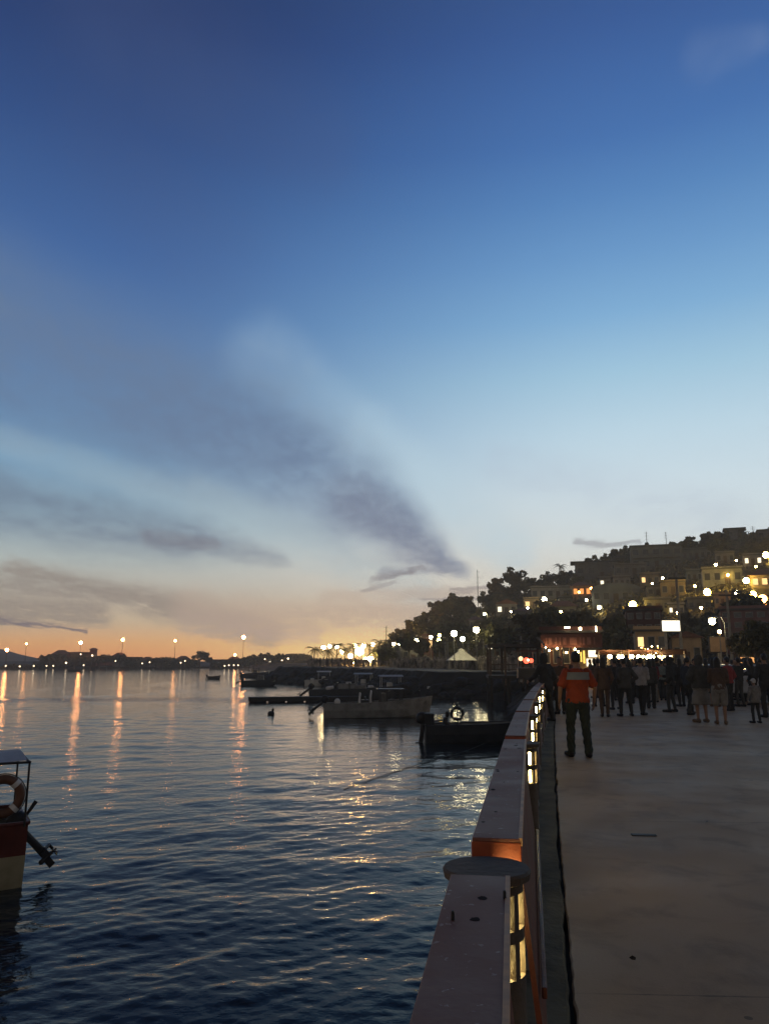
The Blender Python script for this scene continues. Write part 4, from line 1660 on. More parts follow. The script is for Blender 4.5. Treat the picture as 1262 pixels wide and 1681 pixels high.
def palm_kind(seed, h, nf=15, fl=2.3):
    g_ = random.Random(seed)
    rt = empty('palm_tree', (0, 0, 0))
    lx, ly = g_.uniform(-.5, .5), g_.uniform(-.4, .4)
    top = Vector((lx, ly, h))
    MB().path([(0, 0, -.6), (lx * .1, ly * .1, h * .25), (lx * .45, ly * .45, h * .65), top], [.20, .15, .12, .11], 8).build('trunk', M_trunk, rt)
    mb = MB()
    for k in range(nf):
        a = k * 2.399 + g_.uniform(-.2, .2)
        up_ = g_.uniform(-.25, .9)
        L = fl * g_.uniform(.8, 1.15)
        d = Vector((math.cos(a), math.sin(a), 0))
        sid = Vector((-d.y, d.x, 0))
        pr_ = None
        for i in range(9):
            t = i / 8
            p = top + d * (L * t * (1 - .12 * t)) + Vector((0, 0, L * (up_ * t - (.62 + .25 * up_) * t * t)))
            if pr_ is not None:
                wl = .42 * math.sin(math.pi * min(1, .12 + t * .88)) * fl / 2.3 + .03
                for sg in (-1, 1):
                    for j in range(2):
                        o_ = pr_ + (p - pr_) * (j * .5)
                        tip = o_ + sid * sg * wl + (p - pr_) * .9 - Vector((0, 0, wl * .45))
                        mb.add([o_, o_ + (p - pr_) * .36, tip + (p - pr_) * .05, tip], [(0, 1, 2, 3)])
                mb.path([pr_, p], [.03 * (1 - t) + .008] * 2, 4)
            pr_ = p
    mb.build('crown', M_palm, rt)
    return rt


kinds = [tree_kind(3, 2.4, 2.6, 2.0, M_leaf), tree_kind(4, 3.0, 2.2, 2.5, M_leaf2), tree_kind(5, 1.6, 2.9, 1.8, M_leaf), tree_kind(6, 3.4, 2.4, 2.2, M_leaf), tree_kind(8, 1.0, 1.9, 1.3, M_leaf2, 10, 700, .3)]
palms = [palm_kind(2, 5.2), palm_kind(5, 6.4), palm_kind(9, 4.3)]
used = set()


def plant(kind, loc, sc, label, cat, group=None, sz=1.0, name=None):
    o = kind if kind.name not in used else copy_tree(kind)
    used.add(kind.name)
    if o is not kind:
        pass
    o.location = loc
    o.rotation_euler = (0, 0, rnd.uniform(0, 6.28))
    o.scale = (sc, sc, sc * sz)
    for k in ('label', 'category', 'group'):
        if k in o:
            del o[k]
    tag(o, label, cat, group)
    return o


def proj(p):
    x, y, z = p[0], p[1], p[2] - EYE
    f = y * math.cos(TH) + z * math.sin(TH)
    v = -y * math.sin(TH) + z * math.cos(TH)
    return PW / 2 + x / f * F, PH / 2 - v / f * F

# ------------------------------------------------------------------ houses on the hill and along the shore
M_wal = [mat('pale plaster', (.25, .24, .21), .85, .3, .7, bump=.2), mat('grey green plaster', (.16, .17, .145), .85, .3, .7), mat('ochre plaster', (.24, .18, .105), .85, .3, .7),
         mat('mauve red plaster', (.19, .095, .085), .85, .3, .6), mat('bluish plaster', (.14, .165, .195), .85, .25, .6), mat('grey block wall', (.155, .15, .135), .9, .3, 1.2, bump=.4),
         mat('dark red plaster', (.085, .032, .024), .85, .3, .7), mat('tan plaster', (.42, .30, .18), .85, .25, .7)]
M_roof = mat('dark flat roof', (.06, .057, .053), .9, .3, 1)
M_tile = mat('clay roof tile', (.17, .075, .045), .85, .35, 4, bump=.5)
M_door = mat('brown door', (.07, .04, .025), .6, .3, 3)
M_frame = mat('window frame', (.24, .23, .21), .6, .2, 3)
M_sidelit = None


def house(px0, px1, pt, pb, wall, label, roof='flat', cols=3, rows=1, lit=(), litm=None, Y=None, depth=None, rz=0.0, cat='house', name='house', door=True, z0=None, balcony=False, group=None):
    pc_ = (px0 + px1) / 2
    if Y is None:
        q = hill_at(pc_, pb)
    else:
        q = P(pc_, pb, Y)
        if z0 is not None:
            q.z = z0
    y = q.y
    k = y / F / math.cos(TH) * (math.cos(TH) + 0)     # metres per pixel about the horizon
    k = y / F * 1.015
    w = (px1 - px0) * k
    h = (pb - pt) * k if z0 is None else P(pc_, pt, y).z - q.z
    d = depth or max(5.0, w * .6)
    o = empty(name, q, math.atan2(-q.x, q.y) * .85 + R(rz))
    tag(o, label, cat, group)
    t = .14
    MB().box((0, d / 2, (h - 1.5) / 2), (w, d, h + 1.5)).build('wall', wall, o)
    if roof == 'flat':
        MB().box((0, d / 2, h + .09), (w + .5, d + .5, .18)).build('roof', M_roof, o)
        MB().box((0, -.13, h + .33), (w + .3, .12, .30)).build('parapet', wall, o)
    elif roof == 'slab':
        MB().box((0, d / 2 - .4, h + .12), (w * 1.22, d + 1.6, .24)).build('roof', M_roof, o)
    elif roof == 'gable':
        mb = MB()
        e = .35
        rh = w * .24
        mb.add([(-w / 2 - e, -e, h), (w / 2 + e, -e, h), (0, -e, h + rh), (-w / 2 - e, d + e, h), (w / 2 + e, d + e, h), (0, d + e, h + rh)],
               [(0, 1, 2), (3, 5, 4), (0, 2, 5, 3), (1, 4, 5, 2), (0, 3, 4, 1)])
        mb.build('roof', M_tile, o)
    elif roof == 'hip':
        mb = MB()
        e = .5
        rh = min(w, d) * .26
        mb.add([(-w / 2 - e, -e, h), (w / 2 + e, -e, h), (w / 2 + e, d + e, h), (-w / 2 - e, d + e, h), (-w * .2, d * .5, h + rh), (w * .2, d * .5, h + rh)],
               [(0, 1, 5, 4), (1, 2, 5), (2, 3, 4, 5), (3, 0, 4), (0, 3, 2, 1)])
        mb.build('roof', M_tile, o)
    elif roof == 'dome':
        mb = MB()
        vs, fs = [], []
        for i in range(13):
            a = math.pi * i / 12
            for yy_ in (-.3, d + .3):
                vs.append((-math.cos(a) * (w / 2 + .2), yy_, h + math.sin(a) * w * .14))
        for i in range(12):
            fs.append((2 * i, 2 * i + 1, 2 * i + 3, 2 * i + 2))
        fs.append(tuple(2 * i for i in range(13)))
        fs.append(tuple(2 * i + 1 for i in reversed(range(13))))
        mb.add(vs, fs).build('roof', M_wal[4], o)
    n = 0
    rh_ = h / rows
    for r_ in range(rows):
        for c_ in range(cols):
            x = -w / 2 + w * (c_ + .5) / cols
            z = rh_ * (r_ + .52)
            ww, wh = min(1.5, w / cols * .55), min(1.4, rh_ * .45)
            if door and r_ == 0 and c_ == cols // 2 and cols > 1:
                MB().box((x, -.03, min(1.05, h * .35)), (min(1.0, ww), .07, min(2.1, h * .7))).build('door', M_door, o)
                n += 1
                continue
            f = MB()
            for sx in (-1, 1):
                f.box((x + sx * (ww / 2 + .03), -.045, z), (.06, .09, wh + .12))
            for sz in (-1, 1):
                f.box((x, -.048, z + sz * (wh / 2 + .03)), (ww, .09, .06))
            fo = f.build('window', M_frame, o)
            MB().box((x, -.012, z), (ww, .03, wh)).build('pane', (litm or M_lit_w) if n in lit else M_glass, fo)
            n += 1
    if balcony:
        for r_ in range(1, rows):
            q2 = MB()
            q2.box((0, -.6, rh_ * r_ - .05), (w * .9, 1.2, .12))
            q2.build('balcony', M_conc, o)
            q3 = MB()
            for kx in range(int(w * .9 / .4)):
                q3.box((-w * .45 + .2 + kx * .4, -1.17, rh_ * r_ + .45), (.04, .04, .9))
            q3.box((0, -1.17, rh_ * r_ + .92), (w * .9, .05, .05))
            q3.build('balcony_rail', M_dark, o)
    return o


house(946, 1013, 923, 951, M_wal[5], 'dark flat roofed house on the left part of the hilltop skyline', 'slab', 4, 1)
house(1038, 1118, 897, 934, M_wal[1], 'big two storey grey green house under two antennas on the hilltop', 'flat', 5, 2, (), None, balcony=True)
house(1121, 1166, 902, 921, M_wal[1], 'low grey house with a row of pale columns right of the big hilltop house', 'flat', 5, 1)
house(1192, 1220, 868, 886, M_wal[5], 'small block house with an overhanging slab roof at the highest point of the ridge', 'slab', 2, 1, depth=6)
house(1244, 1268, 871, 884, M_wal[5], 'small block house on the ridge at the right edge', 'flat', 2, 1)
house(1156, 1216, 935, 960, M_wal[0], 'pale house wall below the ridge, left of the big bright lamp', 'flat', 4, 1)
house(1236, 1290, 944, 966, M_wal[2], 'house with warm lit arches at the right edge of the hillside', 'hip', 4, 1, (0, 1), M_lit_w)
house(873, 946, 965, 984, M_wal[0], 'long pale low house behind the big white street lamp', 'flat', 6, 1)
house(940, 970, 962, 981, M_wal[2], 'small house with an orange lit terrace on the hillside', 'hip', 3, 1, (0, 1, 2), M_lit_o, door=False)
house(974, 1048, 968, 990, M_wal[4], 'bluish house with a low curved roof in mid hillside', 'dome', 5, 1)
house(984, 1002, 950, 964, M_wal[0], 'little white house with a bright doorway above the curved roof', 'flat', 2, 1, (0,), M_lit_c)
house(1086, 1124, 957, 980, M_wal[2], 'yellow green lit house front beside the tall pole', 'flat', 3, 1, (), M_lit_w)
house(815, 848, 992, 1010, M_wal[0], 'pale gabled house at the left foot of the hill', 'gable', 3, 1, (0,), M_lit_c)
house(1060, 1100, 985, 1004, M_wal[5], 'grey block house in the dark trees above the lit billboard', 'flat', 3, 1)
house(1010, 1060, 928, 946, M_wal[5], 'grey terrace house below the big hilltop house', 'flat', 4, 1)
house(905, 945, 996, 1012, M_wal[1], 'grey green house half hidden by trees above the restaurant', 'hip', 3, 1, ())
house(1130, 1166, 985, 1003, M_wal[5], 'grey house among trees behind the tall pole', 'flat', 3, 1, ())
house(1190, 1275, 1003, 1050, M_wal[3], 'large mauve red building behind the round tree', 'flat', 5, 3, (), M_lit_w, Y=84, depth=8, name='building', cat='building')
house(1032, 1086, 1004, 1060, M_wal[6], 'tall dark red building behind the lit billboard', 'flat', 4, 3, (), M_lit_w, Y=86, depth=8, name='building', cat='building')
house(1048, 1096, 1040, 1108, M_wal[7], 'tan shop front with a lit window left of the billboard post', 'flat', 3, 2, (3,), M_lit_w, Y=70, depth=6, name='shop', cat='shop')
house(1108, 1152, 1050, 1108, M_wal[7], 'tan low building between the billboard and the street lamp', 'gable', 3, 1, (), M_lit_w, Y=72, depth=6, name='shop', cat='shop')
house(1215, 1241, 1071, 1108, M_wal[2], 'small shop with an orange lit opening under the round tree', 'hip', 2, 1, (0, 1), glow_mat('shop light', (1.0, .45, .14), 1.1, False), Y=68, depth=5, name='shop', cat='shop', door=False)
house(645, 688, 1056, 1094, M_wal[0], 'gabled pale house at the left end of the shore road', 'gable', 3, 2, (4,), M_lit_c, Y=150, depth=9)
house(694, 711, 1048, 1094, M_wal[6], 'narrow reddish house on the shore road left of the white tent', 'flat', 2, 2, (3,), M_lit_w, Y=140, depth=8)
house(800, 832, 1052, 1094, M_wal[1], 'grey green house behind the flat roofed pavilion', 'flat', 3, 2, (3,), M_lit_c, Y=112, depth=8)
house(660, 684, 1062, 1094, M_wal[5], 'low grey house beside the gabled house on the shore road', 'flat', 2, 1, (1,), M_lit_w, Y=140, depth=7)
house(834, 880, 1046, 1090, M_wal[5], 'grey house in the dark behind the curved pole', 'flat', 4, 2, (5,), M_lit_c, Y=104, depth=8)


house(1008, 1034, 948, 964, M_wal[0], 'small pale house between the curved roof house and the big hilltop house', 'flat', 3, 1, (), M_lit_c)
house(1052, 1082, 944, 962, M_wal[2], 'ochre house below the right half of the big hilltop house', 'flat', 3, 1, (0,), M_lit_w)
house(1128, 1152, 938, 956, M_wal[1], 'grey green house left of the pale wall house under the ridge', 'flat', 3, 1, (), M_lit_w)
house(1176, 1204, 908, 924, M_wal[5], 'grey house just under the ridge below the block house with the slab roof', 'flat', 3, 1, (), M_lit_w)
house(1222, 1250, 912, 930, M_wal[0], 'pale house beside the highest lamp at the right of the hill', 'flat', 3, 1, (0, 2), M_lit_c)
house(860, 884, 984, 1000, M_wal[2], 'ochre house below the left end of the long pale house', 'flat', 2, 1, (0,), M_lit_w)
house(918, 938, 982, 996, M_wal[1], 'little grey green house below the orange lit terrace', 'flat', 2, 1, (), M_lit_w)
house(1174, 1198, 978, 996, M_wal[2], 'ochre house between the two yellow lamps on the right slope', 'flat', 3, 1, (1,), M_lit_w)
house(1098, 1122, 994, 1010, M_wal[0], 'pale house right of the grey block house above the billboard', 'flat', 3, 1, (0,), M_lit_c)
house(846, 870, 1004, 1020, M_wal[5], 'grey house low on the left slope above the shore road', 'hip', 3, 1, (1,), M_lit_w)
house(770, 792, 1018, 1034, M_wal[0], 'pale house on the left slope above the tent lamps', 'hip', 2, 1, (), M_lit_w)
house(1062, 1086, 964, 980, M_wal[5], 'grey house left of the yellow green lit front', 'flat', 2, 1, (), M_lit_w)


def antenna(px_, py_, pb, label):
    q = hill_at(px_, pb)
    top = P(px_, py_, q.y).z
    o = empty('antenna', q)
    tag(o, label, 'antenna', 'thin masts on the hill')
    mb = MB()
    h = top - q.z
    mb.path([(0, 0, -1), (0, 0, h)], .09, 6)
    mb.build('mast', M_dark, o)
    mb = MB()
    for z in (.72, .84, .95):
        mb.path([(-.7, 0, h * z), (.7, 0, h * z)], .03, 4)
    mb.build('cross_arm', M_dark, o)


antenna(1062, 873, 905, 'left mast on the roof of the big hilltop house')
antenna(1094, 873, 905, 'right mast on the roof of the big hilltop house')
antenna(1236, 864, 880, 'mast right of the block house on the ridge')
antenna(785, 935, 1012, 'thin mast on the left slope of the hill against the sky')
antenna(634, 1028, 1080, 'thin mast above the low shore trees left of the gabled house')

# ------------------------------------------------------------------ lamps
L_white = glow_mat('lamp white', (1.0, .82, .44), 85)
L_warm = glow_mat('lamp warm', (1.0, .62, .20), 85)
L_yel = glow_mat('lamp yellow', (1.0, .66, .13), 90)
L_or = glow_mat('lamp orange', (1.0, .36, .08), 30)
L_sod = glow_mat('sodium lamp across the bay', (1.0, .36, .11), 120)
L_sod2 = glow_mat('dim sodium lamp across the bay', (1.0, .40, .13), 60)
L_fest = glow_mat('festival flood lamp', (1.0, .55, .16), 300)
L_fesw = glow_mat('festival white lamp', (1.0, .72, .32), 150)
L_small = glow_mat('small bulb', (1.0, .78, .46), 16, False)
L_bulb = glow_mat('market bulb', (1.0, .62, .24), 110)
L_shore = glow_mat('shore road lamp', (1.0, .84, .46), 66)


def lamp(px_, py_, label, em, r=.30, Y=None, zb=None, style='arm', group=None, arm=.9, cat='street lamp', name='street_lamp', back=1.0):
    """street lamp whose light stands at the pixel; zb is the foot height (None: ground or hill under it)"""
    if Y is None:
        q = hill_at(px_, py_ + 14)
        Y = q.y - 1.5
    p = P(px_, py_, Y)
    if zb is None:
        zb = hill_z(p.x, Y)
    H = p.z - zb
    if H < 1.6:
        zb = p.z - 2.4
        H = 2.4
    o = empty(name, (p.x, p.y, zb))
    tag(o, label, cat, group)
    pr = max(.05, min(.10, Y * .0004))
    if style == 'arm':
        MB().path([(arm, .2, -.5), (arm, .2, H * .55), (arm, .2, H - .1), (arm * .75, .14, H + .32), (.12, 0, H + .30)], [pr * 1.2, pr, pr * .8, pr * .7, pr * .6], 8).build('pole', M_steel, o)
        MB().limb((-.22, 0, H + .26), (.26, 0, H + .28), .10, .13, 8).build('lamp_housing', M_steel, o)
    elif style == 'top':
        MB().path([(0, 0, -.5), (0, 0, H * .5), (0, 0, H - r)], [pr * 1.2, pr, pr * .7], 8).build('pole', M_steel, o)
        MB().loft([(0, 0, H + r * .8, r * .9, r * .9), (0, 0, H + r * 1.25, r * .5, r * .5), (0, 0, H + r * 1.4, .03, .03)], 10).build('lamp_cap', M_steel, o)
    elif style == 'mast':
        MB().path([(0, .0, -.5), (0, .0, H * .5), (0, .0, H - r)], [pr * 1.3, pr, pr * .8], 8).build('pole', M_dark, o)
        MB().box((0, 0, H + r + .06), (r * 3, r * 1.6, .10)).build('lamp_housing', M_dark, o)
    MB().ball((0, 0, H), r, 10, 7).build('bulb', em, o, smooth=True)
    return o


# across the bay
BAYG = 'lamps on the far shore'
for (x, y, Y, l, em, r) in ((12, 1067, 318, 'orange street lamp on the far shore at the left edge', L_sod, .62), (44, 1057, 345, 'faint lamp left of the wooded mound across the bay', L_sod2, .45),
                            (133, 1055, 352, 'bright street lamp above the middle of the wooded mound', L_sod, .72), (202, 1050, 368, 'tall lamp at the right end of the wooded mound', L_sod, .70),
                            (288, 1052, 372, 'slim lamp standing alone left of the round tree across the bay', L_sod2, .58), (400, 1046, 376, 'tallest lamp of the far shore, over the longest orange streak', L_sod, .85),
                            (386, 1075, 382, 'low lamp under the tallest lamp of the far shore', L_sod2, .6)):
    lamp(x, y, l, em, r, Y, .6, 'mast', BAYG)
QG = 'small quay lights along the far shore'
for i, (x, y) in enumerate(((10, 1093), (33, 1094), (56, 1093), (77, 1093), (88, 1093), (138, 1092), (109, 1088), (133, 1074), (152, 1076), (190, 1085), (234, 1089), (246, 1087), (297, 1088), (304, 1085),
                            (369, 1093), (376, 1092), (384, 1092), (391, 1092), (435, 1082), (455, 1091), (473, 1081), (463, 1084))):
    o = lamp(x, y, 'small white light low on the far shore across the bay', glow_mat('quay light', (1.0, .74, .46), 5, False), .42 if i in (6, 8, 20) else .30, 352 - (x < 60) * 30, .2, 'top', QG, cat='light', name='quay_light')
# along the shore road
SG = 'globe lamps along the shore road'
for (x, y, Y, l) in ((745, 1040, 96, 'tall globe lamp just left of the white tent'), (759, 1049, 118, 'globe lamp right behind the tip of the white tent'), (781.5, 1034, 94, 'tallest globe lamp right of the white tent'),
                     (793, 1044, 122, 'small globe lamp far right of the white tent'), (720, 1051, 130, 'yellow globe lamp left of the white tent'), (707, 1046, 134, 'small lamp before the narrow reddish house'),
                     (721, 1043, 140, 'upper yellow lamp left of the white tent'), (683, 1051, 140, 'upper lamp of a pair right of the gabled house'), (686, 1054, 138, 'lower lamp of a pair right of the gabled house'),
                     (655, 1056, 150, 'right lamp of the pair on the gabled house'), (646, 1057, 150, 'left lamp of the pair on the gabled house')):
    lamp(x, y, l, L_yel if 'yellow' in l else L_shore, .36 if Y < 120 else .28, Y, None, 'top', SG)
for (x, y0_, y1_, Y, l) in ((735, 1047, 1092, 112, 'bare pale pole left of the tent lamp'), (731, 1053, 1092, 116, 'short bare pale pole left of the white tent'), (769, 1052, 1090, 112, 'bare pale pole right of the white tent tip'),
                            (1121, 940, 1110, 66, 'tall leaning utility pole beside the lit billboard'), (1203, 968, 1110, 66, 'tall utility pole before the mauve red building'), (856, 1044, 1090, 80, 'thin pole behind the flat roofed pavilion')):
    top, bot = P(x, y0_, Y), P(x, y1_, Y)
    o = empty('utility_pole', (bot.x, Y, base_z(Y)))
    tag(o, l, 'pole', 'poles along the shore road')
    H = top.z - base_z(Y)
    MB().path([(0, 0, -.3), (0, 0, H)], [.16 if Y < 80 else .13, .10], 8).build('pole', M_conc, o)
    MB().box((0, -.12, H - .5), (1.5, .1, .12)).build('cross_arm', M_dark, o)
# on the hill
HG = 'lamps on the hillside'
for (x, y, l, em, r) in ((893, 984, 'big bright white street lamp before the long pale house', L_white, .42), (866, 998, 'small white lamp left of the big white one', L_white, .17), (795, 1008, 'lamp on the dark left end of the hill', L_white, .27),
                         (962, 985, 'small lamp below the orange lit terrace', L_white, .19), (983, 997, 'lamp below the house with the curved roof', L_white, .25), (1038, 993, 'big yellow lamp in the tree crown in mid hillside', L_yel, .50),
                         (1087, 949, 'small lamp above the yellow green house front', L_white, .18), (1174, 927, 'lamp below the ridge, left of the pale lamp pair', L_warm, .24), (1208, 920, 'dim lamp high on the right of the hill', L_warm, .16),
                         (1256, 911, 'highest and biggest lamp at the right edge of the hill', L_yel, .52), (1224, 953, 'yellow lamp left of the warm lit arches', L_yel, .40), (1160, 972, 'bright yellow lamp right of the tall leaning pole', L_yel, .46),
                         (1206, 972, 'white lamp on the tall pole before the mauve building', L_white, .30), (1235, 976, 'yellow lamp of the cluster below the lit arches', L_yel, .42), (1251, 983, 'orange lamp lowest of the cluster below the lit arches', L_or, .50),
                         (970, 966, 'orange wall lamp at the lit terrace', L_or, .26), (950, 972, 'orange lamp left on the lit terrace', L_or, .22), (1045, 1000, 'lower yellow lamp beside the big one in the tree crown', L_yel, .28),
                         (1002, 976, 'small warm lamp at the right end of the curved roof', L_warm, .16), (920, 1004, 'small lamp over the left end of the restaurant roof', L_warm, .17), (1112, 1006, 'warm lamp right above the lit billboard', L_warm, .18),
                         (1140, 962, 'small yellow lamp left of the bright yellow one', L_yel, .17), (1194, 944, 'small yellow lamp under the pale wall house', L_yel, .18), (1070, 958, 'small warm lamp left of the yellow green house front', L_warm, .15),
                         (1240, 930, 'small yellow lamp below the highest lamp', L_yel, .18), (838, 1004, 'small white lamp on the left slope by the gabled house', L_white, .15), (1150, 998, 'warm lamp left of the white lamp on the tall pole', L_warm, .17)):
    lamp(x, y, l, em, r * 1.3, None, None, 'arm' if r > .24 else 'top', HG, arm=.7)
lamp(1168, 1020, 'street lamp with a bright head before the dark trees at the right', L_white, .24, 58, 0, 'arm', None, arm=1.0)
lamp(1180, 1037, 'slim post with an upright glowing tube right of the street lamp', L_warm, .12, 52, 0, 'top', None)

# festival lights behind the point, under the palms
FG = 'strong lights of the waterfront festival'
for (x, y, l, em, r) in ((590, 1069, 'brightest lamp in the middle of the waterfront festival', L_fest, .95), (575, 1077, 'low lamp left of the brightest festival lamp', L_fest, .55), (601, 1083, 'left of two white lamps low in the festival', L_fesw, .62),
                         (608, 1082, 'right of two white lamps low in the festival', L_fesw, .62), (625, 1069, 'yellow lamp in the palm at the right of the festival', glow_mat('yellow flood', (1, .72, .06), 42), .8), (531, 1063, 'white lamp at the upper left of the festival', L_fesw, .5),
                         (541, 1061, 'small white lamp at the upper left of the festival', L_fesw, .4), (553, 1062, 'lamp between the palms left of the festival', L_fesw, .42), (561, 1070, 'warm lamp under the left palms', L_fest, .42), (583, 1060, 'upper warm lamp of the festival', L_fest, .42),
                         (597, 1060, 'upper yellow lamp of the festival', L_fest, .48), (612, 1058, 'upper right lamp of the festival', L_fest, .42), (570, 1086, 'low golden lamp among the festival crowd', L_fest, .45), (584, 1088, 'golden lamp at the water side of the festival', L_fest, .48)):
    lamp(x, y, l, em, r, 188 if y < 1080 else 172, None, 'top', FG)

# ------------------------------------------------------------------ street furniture, stalls, kiosk, tent, pavilion, cars
def board_on_post(px0, px1, pt, pb, ppost, Y, label, face):
    c0, c1 = P(px0, pt, Y), P(px1, pb, Y)
    o = empty('billboard', (P(ppost, pb, Y).x, Y, 0))
    tag(o, label, 'billboard')
    w, h = c1.x - c0.x, c0.z - c1.z
    cx, cz_ = (c0.x + c1.x) / 2 - o.location.x, (c0.z + c1.z) / 2
    MB().path([(0, .1, -.3), (0, .1, c0.z)], .10, 10).build('post', M_steel, o)
    MB().box((cx, .0, cz_), (w + .12, .16, h + .12)).build('frame', M_dark, o, bevel=.02)
    MB().box((cx, -.10, cz_), (w, .03, h)).build('face', face, o)


board_on_post(1085, 1115, 1019, 1036, 1092, 55, 'blank glowing white billboard on a post above the crowd', glow_mat('billboard light', (1.0, .90, .68), 2.4))
board_on_post(1163, 1190, 1046, 1070, 1180, 56, 'tan unlit board on a post below the street lamp', M_wal[7])
# restaurant with a red fascia
o = house(893, 985, 1042, 1112, M_wal[6], 'restaurant with a dark red fascia behind the people at the rail', 'flat', 6, 1, (), M_lit_w, Y=62, depth=7, name='restaurant', cat='restaurant', door=False)
hq = P(939, 1042, 62).z - o.location.z
fw = 92 * 62 / F * 1.015
MB().box((0, -.55, hq - .52), (fw * 1.02, .9, .98)).build('fascia', mat('red fascia board', (.075, .024, .022), .7, .3, 1.5), o)
mb = MB()
for x, w_ in ((-1.9, .10), (-1.6, .26), (-1.15, .1), (-.85, .1), (-.5, .24), (-.05, .12), (.2, .42), (.7, .12), (.95, .14), (1.35, .30), (1.75, .12)):
    mb.box((x, -1.02, hq - .52), (w_, .03, .56))
mb.build('lettering', mat('faded letter paint', (.19, .09, .08), .7, .3, 3), o)
mb = MB()
for x in (-2.1, -.7, .7, 2.1):
    mb.path([(x, -1.6, -.6), (x, -1.6, hq - 1.0)], .06, 8)
mb.build('veranda_posts', M_dark, o)
for (x, z, m_, s) in ((-.25, .55, L_small, (.42, .10)), (.75, .45, L_small, (.20, .22)), (1.95, .42, L_small, (.10, .42))):
    MB().box((x, -.6, hq + z), (s[0], .1, s[1])).build('roof_light', m_, o)
for (x, z) in ((-1.7, .2), (-1.1, .35), (-.4, .05), (.25, .30), (.5, .1), (-2.0, .45)):
    MB().ball((x, -1.3, hq - 1.45 + z), .07, 8, 6).build('hanging_bulb', L_bulb, o)
# kiosk
q = P(971, 1112, 50)
o = empty('kiosk', (q.x, 50, 0), math.atan2(-q.x, 50) * .8)
tag(o, 'small kiosk with a glowing white sign and yellow lit side', 'kiosk')
MB().box((0, .8, .5), (1.3, 1.5, 1.0)).build('counter', M_wal[2], o)
MB().box((.55, 1.5, 1.6), (.08, .1, 1.4)).box((-.55, 1.5, 1.6), (.08, .1, 1.4)).box((0, 1.52, 1.6), (1.3, .06, 1.4)).build('back_wall', M_wal[2], o)
MB().box((0, .8, 2.36), (1.5, 1.8, .1)).build('roof', M_roof, o)
MB().box((.18, -.16, 2.05), (.66, .08, .42)).build('sign', glow_mat('kiosk sign', (1.0, .88, .6), 2.2), o)
MB().box((-.42, -.02, 1.85), (.12, .06, .80)).build('side_light', glow_mat('kiosk yellow', (1.0, .62, .12), 1.6), o)
MB().box((-.60, .1, 1.85), (.10, .06, .62)).build('side_light', glow_mat('kiosk yellow', (1.0, .62, .12), 1.6), o)
MB().box((.18, 1.44, 1.5), (.8, .04, .5)).build('shelf_light', M_lit_c, o)
# market stalls with bulbs
M_aw = [mat('faded red awning', (.055, .018, .012), .8, .3, 3), mat('ochre awning', (.10, .06, .025), .8, .3, 3), mat('white awning', (.17, .12, .08), .8, .2, 3)]
STL = [(1001, 'market stall with a red awning left of the bulb string'), (1016, 'market stall with an ochre awning beside the red awning'), (1034, 'market stall with a white awning under the brightest bulbs'),
       (1051, 'market stall with a red awning in front of the tan shop'), (1069, 'market stall with an ochre awning hung with fairy lights'), (1086, 'market stall with a white awning at the billboard post'), (1104, 'market stall with a red sign right of the billboard post')]
for i, (x, l) in enumerate(STL):
    Y = 47 + (i % 3) * 1.5
    q = P(x, 1085, Y)
    o = empty('market_stall', (q.x, Y, 0), math.atan2(-q.x, Y) + R(rnd.uniform(-9, 9)))
    tag(o, l, 'market stall', 'lit market stalls behind the crowd')
    MB().box((0, .3, .45), (1.3, .7, .9)).build('table', M_wood, o)
    f = MB()
    for sx in (-.66, .66):
        for sy in (0, 1.1):
            f.path([(sx, sy, 0), (sx, sy, 2.2 - sy * .2)], .03, 6)
    f.build('frame', M_steel, o)
    MB().add([(-.8, -.25, 2.25), (.8, -.25, 2.25), (.8, 1.2, 1.98), (-.8, 1.2, 1.98), (-.8, -.25, 2.28), (.8, -.25, 2.28), (.8, 1.2, 2.01), (-.8, 1.2, 2.01)],
             [(3, 2, 1, 0), (4, 5, 6, 7), (0, 1, 5, 4), (1, 2, 6, 5), (2, 3, 7, 6), (3, 0, 4, 7)]).build('awning', M_aw[i % 3], o)
    for kx in range(3):
        g2 = MB()
        for j in range(4):
            g2.ball((rnd.uniform(-.55, .55), rnd.uniform(.1, .5), .98 + rnd.uniform(0, .05)), rnd.uniform(.06, .13), 8, 5)
        g2.build('goods', [K_red, K_teal, K_tan][kx], o)
    nb = (1, 1, 3, 2, 5, 3, 0)[i]
    for k in range(nb):
        bx_ = (-.5 + k * (1.0 / max(1, nb - 1))) if nb > 1 else 0
        MB().ball((bx_, .0, 1.86 - (.0 if i < 4 else .12 * (k % 2))), .12 if i < 4 else .07, 8, 6).build('bulb', L_bulb, o)
o = empty('fairy_lights', (P(1076, 1085, 49).x, 49, 0))
tag(o, 'cluster of small warm fairy lights above the stalls by the billboard', 'fairy lights')
mb = MB()
mb.path([(-.95, 0, 2.5), (-.3, 0, 2.2), (.4, 0, 2.35), (1.0, 0, 2.15)], .012, 4)
mb.path([(-.95, 0, 0), (-.95, 0, 2.5)], .03, 6).path([(1.0, 0, 0), (1.0, 0, 2.15)], .03, 6)
mb.build('cable', M_dark, o)
for k in range(26):
    t = rnd.uniform(-.9, .95)
    MB().ball((t, rnd.uniform(-.1, .1), 2.12 + rnd.uniform(-.28, .42)), rnd.uniform(.018, .04), 6, 4).build('bulb', [L_bulb, L_small, glow_mat('fairy orange', (1, .45, .1), 20, False)][k % 3], o)
